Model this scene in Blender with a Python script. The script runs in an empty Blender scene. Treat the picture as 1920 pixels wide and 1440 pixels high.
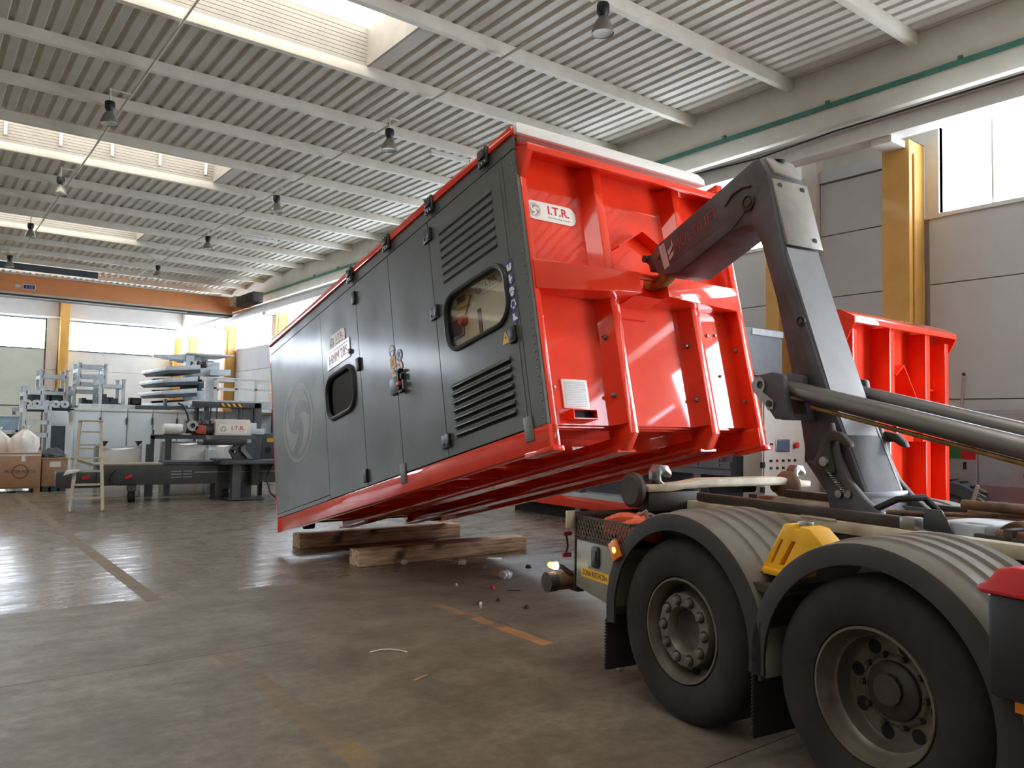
import bpy, bmesh, math, random
from mathutils import Vector as V, Matrix as M
random.seed(7)
pi = math.pi
C = bpy.context.scene.collection
SC = bpy.context.scene
# ------------------------------------------------------------------ camera, world, exposure
YAW, PIT, ROL = 0.652391, 0.0509152, 0.018799
fw = V((math.sin(YAW)*math.cos(PIT), math.cos(YAW)*math.cos(PIT), math.sin(PIT)))
r0 = V((math.cos(YAW), -math.sin(YAW), 0)); u0 = r0.cross(fw)
rr = math.cos(ROL)*r0 + math.sin(ROL)*u0; uu = -math.sin(ROL)*r0 + math.cos(ROL)*u0
cd = bpy.data.cameras.new('camera'); cam = bpy.data.objects.new('camera', cd); C.objects.link(cam)
cd.sensor_width = 36; cd.lens = 1479.3/1920*36; cd.clip_start = .05; cd.clip_end = 300
cam.matrix_world = M(((rr.x, uu.x, -fw.x, 0), (rr.y, uu.y, -fw.y, 0), (rr.z, uu.z, -fw.z, 1.7), (0, 0, 0, 1)))
SC.camera = cam
w = bpy.data.worlds.new('sky'); SC.world = w; w.use_nodes = True
wn = w.node_tree.nodes; wn['Background'].inputs[0].default_value = (.75, .87, 1, 1); wn['Background'].inputs[1].default_value = 3.0
SC.view_settings.view_transform = 'Standard'; SC.view_settings.look = 'None'; SC.view_settings.gamma = 1
SC.view_settings.use_curve_mapping = False
SC.view_settings.exposure = 0.35
WIN_R, WIN_B, SKY, DOOR = 9.0, 22.0, 3.4, 24.0      # brightness of the daylit glazing
SC.cycles.max_bounces = 10; SC.cycles.diffuse_bounces = 6; SC.cycles.glossy_bounces = 4
SC.cycles.sample_clamp_indirect = 6; SC.cycles.use_denoising = True
SC.cycles.caustics_reflective = False; SC.cycles.caustics_refractive = False

# ------------------------------------------------------------------ materials
def lin(c): return tuple((x/255/12.92 if x/255 <= .04045 else ((x/255+.055)/1.055)**2.4) for x in c) + (1,)
MATS = {}
def mat(name, rgb, rough=.5, metal=0, var=.12, scale=6, coat=0, bump=0, emit=0, dirt=None, rvar=.15, coatr=.06, spec=None):
    if name in MATS: return MATS[name]
    m = bpy.data.materials.new(name); m.use_nodes = True; n = m.node_tree.nodes; l = m.node_tree.links
    b = n['Principled BSDF']; c = lin(rgb)
    b.inputs['Metallic'].default_value = metal
    if emit:
        b.inputs['Base Color'].default_value = c
        b.inputs['Emission Color'].default_value = c; b.inputs['Emission Strength'].default_value = emit
    else:
        tc = n.new('ShaderNodeTexCoord'); no = n.new('ShaderNodeTexNoise'); no.inputs['Scale'].default_value = scale
        no.inputs['Detail'].default_value = 6; no.inputs['Roughness'].default_value = .6
        l.new(tc.outputs['Object'], no.inputs['Vector'])
        rp = n.new('ShaderNodeValToRGB'); l.new(no.outputs['Fac'], rp.inputs['Fac'])
        d = lin(dirt) if dirt else tuple(x*(1-2*var) for x in c[:3]) + (1,)
        rp.color_ramp.elements[0].position = .3; rp.color_ramp.elements[0].color = d
        rp.color_ramp.elements[1].position = .62; rp.color_ramp.elements[1].color = tuple(min(1, x*(1+var*.4)) for x in c[:3]) + (1,)
        l.new(rp.outputs['Color'], b.inputs['Base Color'])
        mr = n.new('ShaderNodeMapRange'); l.new(no.outputs['Fac'], mr.inputs['Value'])
        mr.inputs['From Min'].default_value = .3; mr.inputs['From Max'].default_value = .7
        mr.inputs['To Min'].default_value = min(1, rough+rvar*.5); mr.inputs['To Max'].default_value = max(.02, rough-rvar*.5)
        l.new(mr.outputs['Result'], b.inputs['Roughness'])
        if bump:
            bp = n.new('ShaderNodeBump'); bp.inputs['Strength'].default_value = bump; bp.inputs['Distance'].default_value = .01
            n2 = n.new('ShaderNodeTexNoise'); n2.inputs['Scale'].default_value = scale*6; l.new(tc.outputs['Object'], n2.inputs['Vector'])
            l.new(n2.outputs['Fac'], bp.inputs['Height']); l.new(bp.outputs['Normal'], b.inputs['Normal'])
    if spec is not None: b.inputs['Specular IOR Level'].default_value = spec
    if coat: b.inputs['Coat Weight'].default_value = coat; b.inputs['Coat Roughness'].default_value = coatr
    MATS[name] = m; return m

def glass_mat(name, tint, refl=.12):
    m = bpy.data.materials.new(name); m.use_nodes = True; n = m.node_tree.nodes; l = m.node_tree.links; n.clear()
    o = n.new('ShaderNodeOutputMaterial'); mx = n.new('ShaderNodeMixShader'); t = n.new('ShaderNodeBsdfTransparent'); g = n.new('ShaderNodeBsdfGlossy')
    t.inputs[0].default_value = lin(tint); g.inputs['Roughness'].default_value = .02
    mx.inputs[0].default_value = refl*.6; l.new(t.outputs[0], mx.inputs[1]); l.new(g.outputs[0], mx.inputs[2]); l.new(mx.outputs[0], o.inputs[0])
    return m

def floor_mat():
    m = bpy.data.materials.new('trowelled_concrete'); m.use_nodes = True; n = m.node_tree.nodes; l = m.node_tree.links
    b = n['Principled BSDF']; geo = n.new('ShaderNodeNewGeometry'); P = geo.outputs['Position']
    def noise(sc, det=8, rough=.65, vec=None, dist=0):
        t = n.new('ShaderNodeTexNoise'); t.inputs['Scale'].default_value = sc; t.inputs['Detail'].default_value = det
        t.inputs['Roughness'].default_value = rough; t.inputs['Distortion'].default_value = dist; l.new(vec or P, t.inputs['Vector']); return t.outputs['Fac']
    def ramp(fac, a, ca, bb, cb):
        r = n.new('ShaderNodeValToRGB'); l.new(fac, r.inputs['Fac']); e = r.color_ramp.elements
        e[0].position = a; e[0].color = ca; e[1].position = bb; e[1].color = cb; return r.outputs['Color']
    def math_(op, a, bb=None, c=None):
        t = n.new('ShaderNodeMath'); t.operation = op
        for i, x in enumerate((a, bb, c)):
            if x is None: continue
            if isinstance(x, (int, float)): t.inputs[i].default_value = x
            else: l.new(x, t.inputs[i])
        return t.outputs[0]
    def mix(fac, a, bb):
        t = n.new('ShaderNodeMix'); t.data_type = 'RGBA'
        l.new(fac, t.inputs['Factor']) if not isinstance(fac, (int, float)) else setattr(t.inputs['Factor'], 'default_value', fac)
        for k, x in ((6, a), (7, bb)):
            if isinstance(x, tuple): t.inputs[k].default_value = x
            else: l.new(x, t.inputs[k])
        return t.outputs[2]
    sx = n.new('ShaderNodeSeparateXYZ'); l.new(P, sx.inputs[0]); X, Y = sx.outputs['X'], sx.outputs['Y']
    big = noise(.35, 5); mid = noise(1.6, 9, .7, dist=.4); fine = noise(14, 6, .7)
    mp = n.new('ShaderNodeMapping'); mp.inputs['Scale'].default_value = (1.1, 3.4, 1); l.new(P, mp.inputs['Vector'])
    streak = noise(1.3, 7, .7, mp.outputs['Vector'])
    col = ramp(mid, .3, lin((84, 76, 64)), .7, lin((142, 132, 115)))
    col = mix(ramp(big, .35, (0, 0, 0, 1), .7, (.6, .6, .6, 1)), col, lin((112, 100, 86)))
    col = mix(ramp(fine, .42, (.35, .35, .35, 1), .58, (0, 0, 0, 1)), col, lin((78, 70, 62)))
    # dark tyre marks running along the hall
    mp2 = n.new('ShaderNodeMapping'); mp2.inputs['Scale'].default_value = (3.2, .12, 1); l.new(P, mp2.inputs['Vector'])
    tyre = noise(1.5, 4, .6, mp2.outputs['Vector'])
    col = mix(ramp(tyre, .62, (0, 0, 0, 1), .72, (.45, .45, .45, 1)), col, lin((70, 62, 55)))
    # worn painted lane stripes
    smask = None
    def stripe(x0, hw, y0, y1, rgb, wear_lo, wear_hi, amt):
        nonlocal col, smask
        d = math_('ABSOLUTE', math_('SUBTRACT', X, x0)); a = math_('LESS_THAN', math_('ADD', d, math_('MULTIPLY', fine, .04)), hw+.02)
        a = math_('MULTIPLY', a, math_('GREATER_THAN', Y, y0)); a = math_('MULTIPLY', a, math_('LESS_THAN', Y, y1))
        wr = ramp(mid, wear_lo, (0, 0, 0, 1), wear_hi, (amt, amt, amt, 1)); a = math_('MULTIPLY', a, wr)
        col = mix(a, col, rgb); smask = math_('ADD', smask, a) if smask is not None else a
    stripe(1.89, .075, 2.0, 4.3, lin((150, 116, 60)), .42, .62, .6)
    stripe(1.89, .08, 4.3, 5.9, lin((126, 96, 68)), .42, .65, .5)
    stripe(1.9, .075, 7.9, 30, lin((112, 98, 78)), .1, .3, .9)
    stripe(4.03, .06, 4.75, 5.75, lin((196, 128, 50)), .38, .6, .75); stripe(4.02, .05, 5.75, 6.9, lin((170, 122, 66)), .48, .62, .6)
    stripe(5.42, .06, 7.0, 8.0, lin((190, 135, 66)), .4, .6, .7)
    l.new(col, b.inputs['Base Color'])
    # polish: bays beyond the y = 8.4 joint are shinier
    pol = math_('GREATER_THAN', math_('ADD', Y, math_('MULTIPLY', mid, .5)), 8.25)
    rg = n.new('ShaderNodeMapRange'); l.new(streak, rg.inputs['Value']); rg.inputs['From Min'].default_value = .3; rg.inputs['From Max'].default_value = .7
    rg.inputs['To Min'].default_value = .36; rg.inputs['To Max'].default_value = .62
    rough = math_('SUBTRACT', rg.outputs['Result'], math_('MULTIPLY', pol, .2)); rough = math_('ADD', rough, math_('MULTIPLY', smask, .35))
    l.new(rough, b.inputs['Roughness'])
    bp = n.new('ShaderNodeBump'); bp.inputs['Strength'].default_value = .14; bp.inputs['Distance'].default_value = .005
    l.new(math_('ADD', streak, math_('MULTIPLY', mid, .6)), bp.inputs['Height']); l.new(bp.outputs['Normal'], b.inputs['Normal'])
    return m

RED = mat('red_gloss_paint', (230, 58, 27), .5, 0, .05, 3, coat=1.0, coatr=.04, spec=.08)
GREY = mat('grey_container_paint', (86, 90, 87), .45, 0, .04, 2, coat=.22, coatr=.12, spec=.3)
DGREY = mat('dark_machine_paint', (72, 76, 78), .45, 0, .1, 4)
ARM = mat('arm_paint', (78, 78, 84), .5, 0, .12, 3, dirt=(58, 50, 50))
ARML = mat('arm_plate_paint', (142, 138, 132), .5, 0, .12, 4)
BLK = mat('black_plastic', (26, 26, 28), .45, 0, .1, 8)
RUB = mat('tyre_rubber', (38, 33, 31), .9, 0, .12, 5, bump=.15, dirt=(32, 26, 24))
FEND = mat('mudguard_grey', (116, 114, 106), .55, 0, .1, 3, dirt=(104, 98, 86))
FLIP = mat('mudguard_lip', (50, 48, 46), .8, 0, .1, 4)
RIM = mat('rim_silver', (112, 106, 96), .5, .4, .15, 6, dirt=(88, 80, 70))
STEEL = mat('bare_steel', (150, 148, 146), .35, .85, .1, 10)
CHROME = mat('piston_chrome', (126, 123, 122), .36, .8, .06, 8)
CREAM = mat('cream_frame_paint', (205, 196, 172), .5, 0, .12, 4, dirt=(160, 148, 124))
DFRAME = mat('dirty_dark_steel', (66, 60, 56), .6, .2, .15, 6, dirt=(58, 46, 38))
RUST = mat('rusty_steel', (122, 92, 70), .7, .2, .2, 7, dirt=(86, 62, 48))
TOOL = mat('toolbox_aluminium', (150, 147, 138), .42, .25, .06, 4)
WHITE = mat('white_paint', (222, 222, 218), .45, 0, .05, 3)
OFFW = mat('off_white_concrete', (208, 203, 192), .75, 0, .05, 2)
PANELM = mat('wall_panel_grey', (198, 199, 202), .7, 0, .04, 1.2)
PANELB = mat('wall_panel_back', (214, 216, 214), .7, 0, .04, 1.2)
PANELG = mat('sliding_door_grey_green', (196, 204, 194), .6, 0, .05, 1.5)
DECK = mat('roof_deck_paint', (208, 203, 192), .55, 0, .05, 1.5)
PURL = mat('purlin_paint', (214, 208, 195), .65, 0, .06, 2)
CURB = mat('curb_plastic', (168, 163, 154), .6, 0, .05, 3)
YEL = mat('column_yellow', (208, 158, 78), .5, 0, .06, 2, coat=.2)
CRANE = mat('crane_orange', (216, 138, 82), .5, 0, .05, 2)
GREEN = mat('green_tray', (60, 120, 104), .5)
BLUEG = mat('locker_blue_grey', (210, 221, 228), .4, 0, .04, 1.5)
STILL = mat('stillage_grey', (204, 214, 222), .5, 0, .1, 6)
DBLUE = mat('dark_blue_grey', (66, 76, 86), .55, 0, .12, 5)
CARD = mat('cardboard', (176, 138, 108), .85, 0, .06, 5)
WOOD = mat('pallet_wood', (190, 150, 100), .85, 0, .15, 9)
FAB = mat('white_fabric', (236, 234, 230), .9, 0, .06, 5, bump=.3)
ALU = mat('aluminium', (206, 196, 178), .5, .2, .08, 9)
YSIGN = mat('sign_yellow', (236, 180, 40), .5, 0, .03)
BSIGN = mat('sign_blue', (30, 44, 130), .45, 0, .03)
WSIGN = mat('sign_white', (235, 232, 226), .45, 0, .02)
RSIGN = mat('letter_red', (190, 24, 40), .45, 0, .03)
GSIGN = mat('logo_grey', (150, 150, 154), .5, 0, .03)
DECAL = mat('faded_logo', (122, 123, 114), .5, 0, .03)
CHOCK = mat('chock_yellow', (240, 180, 20), .5, 0, .05)
ORNG = mat('orange_webbing', (222, 104, 72), .85, 0, .1, 30)
LENSO = mat('amber_lens', (240, 130, 20), .25, 0, .03, coat=.5)
AMBER = mat('amber_lamp', (255, 190, 70), emit=4)
LWHITE = mat('white_lamp', (255, 250, 225), emit=5)
DARK = mat('dark_void', (14, 13, 14), .8, 0, .1)
HOOKY = mat('hook_yellow_steel', (150, 116, 56), .5, .3, .2, 14, dirt=(92, 66, 44))
SCREEN = mat('panel_screen', (84, 100, 128), .2, 0, .05, coat=.5)
TAPE = mat('grey_tape', (112, 112, 110), .5, 0, .04)
REDL = mat('red_plastic', (200, 44, 48), .4, 0, .05)
PINK = mat('two_tone_sheet', (112, 108, 116), .45, 0, .08, 1)
EM_R = mat('daylit_pane_side', (228, 240, 255), emit=WIN_R)
EM_B = mat('daylit_pane_back', (230, 241, 255), emit=WIN_B)
EM_S = mat('daylit_skylight', (255, 250, 242), emit=SKY)
EM_D = mat('daylit_door', (246, 249, 255), emit=DOOR)
GLASS = glass_mat('clear_glass', (246, 246, 243)); SMOKE = glass_mat('dark_glass', (205, 205, 205))
FLOORM = floor_mat()

def wood_mat():
    m = bpy.data.materials.new('rough_timber'); m.use_nodes = True; n = m.node_tree.nodes; l = m.node_tree.links; b = n['Principled BSDF']
    tc = n.new('ShaderNodeTexCoord'); mp = n.new('ShaderNodeMapping'); mp.inputs['Scale'].default_value = (1.2, 14, 14); l.new(tc.outputs['Object'], mp.inputs['Vector'])
    a = n.new('ShaderNodeTexNoise'); a.inputs['Scale'].default_value = 2.5; a.inputs['Detail'].default_value = 9; a.inputs['Distortion'].default_value = .6; l.new(mp.outputs[0], a.inputs['Vector'])
    r = n.new('ShaderNodeValToRGB'); l.new(a.outputs['Fac'], r.inputs['Fac']); e = r.color_ramp.elements
    e[0].position = .3; e[0].color = lin((150, 120, 92)); e[1].position = .62; e[1].color = lin((230, 202, 166))
    k = n.new('ShaderNodeTexNoise'); k.inputs['Scale'].default_value = 3; l.new(tc.outputs['Object'], k.inputs['Vector'])
    kr = n.new('ShaderNodeValToRGB'); l.new(k.outputs['Fac'], kr.inputs['Fac']); kr.color_ramp.elements[0].position = .58; kr.color_ramp.elements[1].position = .75
    mx = n.new('ShaderNodeMix'); mx.data_type = 'RGBA'; l.new(kr.outputs['Color'], mx.inputs['Factor']); l.new(r.outputs['Color'], mx.inputs[6]); mx.inputs[7].default_value = lin((96, 84, 74))
    l.new(mx.outputs[2], b.inputs['Base Color']); b.inputs['Roughness'].default_value = .85
    bp = n.new('ShaderNodeBump'); bp.inputs['Strength'].default_value = .5; bp.inputs['Distance'].default_value = .01; l.new(a.outputs['Fac'], bp.inputs['Height']); l.new(bp.outputs[0], b.inputs['Normal'])
    return m
TIMBER = wood_mat()

# ------------------------------------------------------------------ mesh helpers
class B:
    def __init__(s): s.bm = bmesh.new()
    def face(s, pts):
        vs = [s.bm.verts.new(p) for p in pts]; return s.bm.faces.new(vs)
    def hexa(s, p):   # 8 points: bottom 4, top 4
        v = [s.bm.verts.new(q) for q in p]
        for f in ((0, 3, 2, 1), (4, 5, 6, 7), (0, 1, 5, 4), (1, 2, 6, 5), (2, 3, 7, 6), (3, 0, 4, 7)): s.bm.faces.new([v[i] for i in f])
        return s
    def box(s, x0, x1, y0, y1, z0, z1):
        return s.hexa([(x0, y0, z0), (x1, y0, z0), (x1, y1, z0), (x0, y1, z0), (x0, y0, z1), (x1, y0, z1), (x1, y1, z1), (x0, y1, z1)])
    def bar(s, a, b, wx, wz=None, up=(0, 0, 1)):   # rectangular bar from a to b
        a, b = V(a), V(b); wz = wz or wx; d = (b-a).normalized(); up = V(up)
        if abs(d.dot(up)) > .98: up = V((0, 1, 0))
        x = d.cross(up).normalized()*wx/2; z = x.normalized().cross(d)*wz/2
        return s.hexa([a-x-z, a+x-z, b+x-z, b-x-z, a-x+z, a+x+z, b+x+z, b-x+z])
    def prism(s, pts, ax, a, b):
        f = {'x': lambda p, h: (h, p[0], p[1]), 'y': lambda p, h: (p[0], h, p[1]), 'z': lambda p, h: (p[0], p[1], h)}[ax]
        A = [s.bm.verts.new(f(p, a)) for p in pts]; Bv = [s.bm.verts.new(f(p, b)) for p in pts]; n = len(pts)
        s.bm.faces.new(A); s.bm.faces.new(Bv[::-1])
        for i in range(n): s.bm.faces.new((A[i], A[(i+1) % n], Bv[(i+1) % n], Bv[i]))
        return s
    def plate(s, outer, holes, ax, a, b):  # plate with holes
        f = {'x': lambda p, h: (h, p[0], p[1]), 'y': lambda p, h: (p[0], h, p[1]), 'z': lambda p, h: (p[0], p[1], h)}[ax]
        for h in (a, b):
            ed = []
            for lp in [outer] + holes:
                vs = [s.bm.verts.new(f(p, h)) for p in lp]
                ed += [s.bm.edges.new((vs[i], vs[(i+1) % len(vs)])) for i in range(len(vs))]
            bmesh.ops.triangle_fill(s.bm, edges=ed, use_beauty=True)
        for lp in [outer] + holes:
            n = len(lp)
            for i in range(n): s.face([f(lp[i], a), f(lp[(i+1) % n], a), f(lp[(i+1) % n], b), f(lp[i], b)])
        return s
    def tube(s, pts, r, seg=8, caps=True, closed=False):
        pts = [V(p) for p in pts]; rs = r if isinstance(r, (list, tuple)) else [r]*len(pts); rings = []; n = len(pts); prev = None
        for i, p in enumerate(pts):
            if closed: t = pts[(i+1) % n]-pts[i-1]
            else: t = pts[min(i+1, n-1)]-pts[max(i-1, 0)]
            t.normalize(); ref = prev if prev is not None else (V((0, 0, 1)) if abs(t.z) < .9 else V((1, 0, 0)))
            x = (ref - t*ref.dot(t)).normalized(); y = t.cross(x); prev = x
            rings.append([s.bm.verts.new(p+rs[i]*(math.cos(2*pi*k/seg)*x+math.sin(2*pi*k/seg)*y)) for k in range(seg)])
        m = n if closed else n-1
        for i in range(m):
            A, Bq = rings[i], rings[(i+1) % n]
            for k in range(seg): s.bm.faces.new((A[k], A[(k+1) % seg], Bq[(k+1) % seg], Bq[k]))
        if caps and not closed: s.bm.faces.new(rings[0][::-1]); s.bm.faces.new(rings[-1])
        return s
    def lathe(s, prof, c=(0, 0, 0), ax='z', seg=32, close=False):
        c = V(c); A = {'x': (V((0, 1, 0)), V((0, 0, 1)), V((1, 0, 0))), 'y': (V((0, 0, 1)), V((1, 0, 0)), V((0, 1, 0))), 'z': (V((1, 0, 0)), V((0, 1, 0)), V((0, 0, 1)))}[ax]
        rings = []
        for r, h in prof:
            if r < 1e-6: rings.append([s.bm.verts.new(c+A[2]*h)]*seg)
            else: rings.append([s.bm.verts.new(c+A[2]*h+r*(math.cos(2*pi*k/seg)*A[0]+math.sin(2*pi*k/seg)*A[1])) for k in range(seg)])
        pr = list(zip(rings, rings[1:])) + ([(rings[-1], rings[0])] if close else [])
        for P, Q in pr:
            for k in range(seg):
                vs = [P[k], P[(k+1) % seg], Q[(k+1) % seg], Q[k]]; u = []
                for v in vs:
                    if v not in u: u.append(v)
                if len(u) > 2: s.bm.faces.new(u)
        return s
    def cyl(s, a, b, r, seg=16, r2=None): return s.tube([a, b], [r, r2 if r2 is not None else r], seg)
    def sweep(s, path, prof):   # path: list of (origin, xaxis, yaxis); prof: closed 2d
        rings = [[s.bm.verts.new(V(o)+V(x)*p[0]+V(y)*p[1]) for p in prof] for o, x, y in path]; n = len(prof)
        for A, Q in zip(rings, rings[1:]):
            for k in range(n): s.bm.faces.new((A[k], A[(k+1) % n], Q[(k+1) % n], Q[k]))
        s.bm.faces.new(rings[0][::-1]); s.bm.faces.new(rings[-1]); return s
    def done(s, name, m, parent=None, bev=0, smooth=False, kind=None, label=None, seg=2):
        bm = s.bm; bmesh.ops.remove_doubles(bm, verts=bm.verts, dist=1e-5); bmesh.ops.recalc_face_normals(bm, faces=bm.faces)
        if bev:
            es = [e for e in bm.edges if len(e.link_faces) == 2 and e.calc_face_angle(0) > .5]
            bmesh.ops.bevel(bm, geom=es, offset=bev, segments=seg, affect='EDGES', profile=.5, clamp_overlap=True); smooth = True
        if smooth:
            for f in bm.faces: f.smooth = True
            for e in bm.edges:
                if len(e.link_faces) != 2 or e.calc_face_angle(0) > .65: e.smooth = False
        me = bpy.data.meshes.new(name); bm.to_mesh(me); bm.free(); me.materials.append(m)
        o = bpy.data.objects.new(name, me); C.objects.link(o)
        if parent: o.parent = parent
        if kind: o['kind'] = kind
        if label: o['label'] = label
        return o

def tag(o, label, cat, group=None):
    o['label'] = label; o['category'] = cat
    if group: o['group'] = group
    return o
def thing(name, label, cat, loc=(0, 0, 0), rz=0, group=None, mw=None):
    o = bpy.data.objects.new(name, None); C.objects.link(o); o.empty_display_size = .1
    if mw is not None: o.matrix_world = mw
    else: o.location = loc; o.rotation_euler = (0, 0, rz)
    return tag(o, label, cat, group)
def struct(name, label, b=None, m=None, bev=0):
    if b is None: o = bpy.data.objects.new(name, None); C.objects.link(o)
    else: o = b.done(name, m, bev=bev)
    o['kind'] = 'structure'; o['label'] = label; return o
def dup(o, loc=None, rz=None, label=None, group=None, parent=None, off=None):
    c = o.copy(); C.objects.link(c)
    if parent: c.parent = parent
    if loc is not None: c.location = loc
    if off is not None: c.location = c.location + V(off)
    if rz is not None: c.rotation_euler = (0, 0, rz)
    if label: c['label'] = label
    if group: c['group'] = group
    for ch in list(o.children): dup(ch, parent=c)
    return c
def part_copy(o, off):
    c = o.copy(); C.objects.link(c); c.location = o.location + V(off)
    for ch in list(o.children): dup(ch, parent=c)
    return c
def rrect(x0, x1, y0, y1, r, n=5):
    out = []
    for cx, cy, a in ((x1-r, y1-r, 0), (x0+r, y1-r, pi/2), (x0+r, y0+r, pi), (x1-r, y0+r, 1.5*pi)):
        out += [(cx+r*math.cos(a+k*pi/2/n), cy+r*math.sin(a+k*pi/2/n)) for k in range(n+1)]
    return out
def circ(x, y, r, n=16): return [(x+r*math.cos(2*pi*k/n), y+r*math.sin(2*pi*k/n)) for k in range(n)]
def text(s, size, m, parent, mw, name='lettering', ex=.0006, shear=0, sx=1, bold=0):
    cu = bpy.data.curves.new('t', 'FONT'); cu.body = s; cu.size = size; cu.extrude = ex; cu.offset = bold; cu.shear = shear; cu.resolution_u = 3
    cu.align_x = 'CENTER'; cu.align_y = 'CENTER'
    t = bpy.data.objects.new('t', cu); C.objects.link(t); dg = bpy.context.evaluated_depsgraph_get(); dg.update()
    me = bpy.data.meshes.new_from_object(t.evaluated_get(dg)); bpy.data.objects.remove(t); me.name = name
    me.materials.clear(); me.materials.append(m)
    if sx != 1: me.transform(M.Diagonal((sx, 1, 1, 1)))
    o = bpy.data.objects.new(name, me); C.objects.link(o); o.parent = parent; o.matrix_local = mw; o['kind'] = 'stuff'; return o
def frame_m(o, x, y): # 4x4 with local x,y axes
    x, y = V(x).normalized(), V(y).normalized(); z = x.cross(y)
    return M(((x.x, y.x, z.x, o[0]), (x.y, y.y, z.y, o[1]), (x.z, y.z, z.z, o[2]), (0, 0, 0, 1)))
def put(o, mw): o.matrix_local = mw; return o
def logo(R, m, parent, mw, name='swirl_logo', ring=True):
    b = B()
    for k in range(3):
        a = k*2*pi/3; pts = []
        for i in range(9): t = i/8; pts.append((a+1.75*t, .80))
        for i in range(1, 9): t = i/8; pts.append((a+1.75-t*2.55, .80-.66*t**.8))
        for i in range(1, 6): t = i/6; pts.append((a-.8+.8*t, .14+.60*t))
        b.prism([(R*r*math.cos(-t), R*r*math.sin(-t)) for t, r in pts], 'z', 0, .001)
    if ring: b.lathe([(R*.9, 0), (R, 0), (R, .001), (R*.9, .001)], close=True, seg=40)
    o = b.done(name, m, parent, kind='stuff'); o.matrix_local = mw; return o
def itr(parent, mw, L, H, name='maker_plate', label=None):   # white plate with rounded ends, swirl logo and letters
    e = B().prism(rrect(-L/2, L/2, -H/2, H/2, H*.42, 6), 'z', 0, .003).done(name, WSIGN, parent, label=label); e.matrix_local = mw
    logo(H*.36, GSIGN, e, M.Translation((-L/2+H*.52, 0, .0032)))
    text('I.T.R.', H*.62, RSIGN, e, M.Translation((L*.15, H*.1, .0036)), sx=L/H/2.9, bold=H*.012)
    text('New Recycling Systems', H*.14, GSIGN, e, M.Translation((L*.15, -H*.27, .0036)), 'small_lettering', sx=L/H/2.9)
    return e

# ------------------------------------------------------------------ the hall
XR, YB = 12.3, 46.2
fl = struct('floor', 'worn brown-grey concrete floor in large sawn slabs', B().box(-20, 12.8, -9, 46.6, -.2, -.012), DARK)
xs = [-20, -8.0, 4.825, 12.6]; ys = [-9, -5.5, -2.3, .3, 2.6, 5.9, 8.42, 11.7, 15.0, 18.3, 21.6, 25, 28.4, 31.8, 35.2, 38.6, 42.2, 46.4]
for i in range(len(xs)-1):
    for j in range(len(ys)-1):
        B().box(xs[i]+.0035, xs[i+1]-.0035, ys[j]+.0035, ys[j+1]-.0035, -.05, 0).done('concrete_slab', FLOORM, fl)
# roof deck
ce = struct('ceiling', 'pale ribbed steel roof deck carried on white purlins')
PY = [7.79+2.148*k for k in range(-7, 19)]
sky_bays = [(PY[i], PY[i+1]) for i in (4, 8, 12, 16, 20)]
sky_x = [(-20, -8.4), (-6.2, 5.97)]  # the far left row is unseen, added to bring in more light
def deck(x0, x1, y0, y1):
    b = B(); p = .2435; k0 = math.ceil((x0-12)/p); prof = [(x0, 7.8)]; x = 12+k0*p
    while x+p < x1:
        prof += [(x+.135, 7.8), (x+.158, 7.84), (x+.220, 7.84), (x+.2435, 7.8)]; x += p
    prof.append((x1, 7.8))
    lo = [[b.bm.verts.new((q[0], y, q[1])) for q in prof] for y in (y0, y1)]
    for k in range(len(prof)-1): b.bm.faces.new((lo[0][k], lo[0][k+1], lo[1][k+1], lo[1][k]))
    return b.done('roof_sheet', DECK, ce)
for y0, y1 in zip(PY, PY[1:]):
    if any(abs(y0-a) < .1 for a, _ in sky_bays):
        xx = -20
        for a, c in sky_x:
            if a > xx: deck(xx, a, y0, y1)
            xx = c
        deck(xx, 12.1, y0, y1)
    else: deck(-20, 12.1, y0, y1)
B().box(-20, 12.9, -9, PY[0], 7.8, 7.9).done('roof_sheet', DECK, ce)
pm = B().prism([(0, 7.8), (.15, 7.8), (.135, 7.61), (.015, 7.61)], 'x', -20, 12.02).done('purlin', PURL, ce, bev=.008)
pm.location.y = PY[0]
for y in PY[1:]: part_copy(pm, (0, y-PY[0], 0))
B().box(-20, 12.9, -9, 46.6, 9.3, 9.4).done('roof_cover', DECK, ce)
n = 1
for (y0, y1) in sky_bays:
    for (x0, x1) in sky_x:
        s = struct('window_%d' % n, 'long roof light with ribbed curb and bright pane'); n += 1
        a, c = y0+.15, y1
        for f, pts in (('far', ((x0, c), (x1, c))), ('near', ((x0, a), (x1, a)))):
            yy = c if f == 'far' else a; sg = 1 if f == 'far' else -1; b = B()
            for k in range(9):
                z = 7.78+k*.07; b.box(x0, x1, min(yy, yy+sg*.03), max(yy, yy+sg*.03), z, z+.062)
            b.box(x0, x1, min(yy+sg*.03, yy+sg*.05), max(yy+sg*.03, yy+sg*.05), 7.78, 8.45); b.done('curb_board', CURB, s, kind='stuff')
        for xx, sg in ((x0, -1), (x1, 1)): B().box(min(xx, xx+sg*.05), max(xx, xx+sg*.05), a-.05, c+.05, 7.78, 8.45).done('curb_end', CURB, s)
        B().box(x0, x1, a, c, 8.44, 8.47).done('pane', EM_S, s)
        for k in range(1, 6): B().box(x0+(x1-x0)*k/6-.02, x0+(x1-x0)*k/6+.02, a, c, 8.39, 8.44).done('glazing_bar', CURB, s)
B().box(-6, 5.9, sky_bays[-1][0]-.06, sky_bays[-1][0], 7.3, 7.56).done('dark_shading_bar', DBLUE, ce)  # dark bar added for the shading at the roof light's near curb edge
for x, y0 in ((7.27, -6), (2.95, -6)):
    B().tube([(x, y0, 7.53), (x, 35, 7.53)], .022, 8).done('conduit', OFFW, ce, smooth=True)
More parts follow.
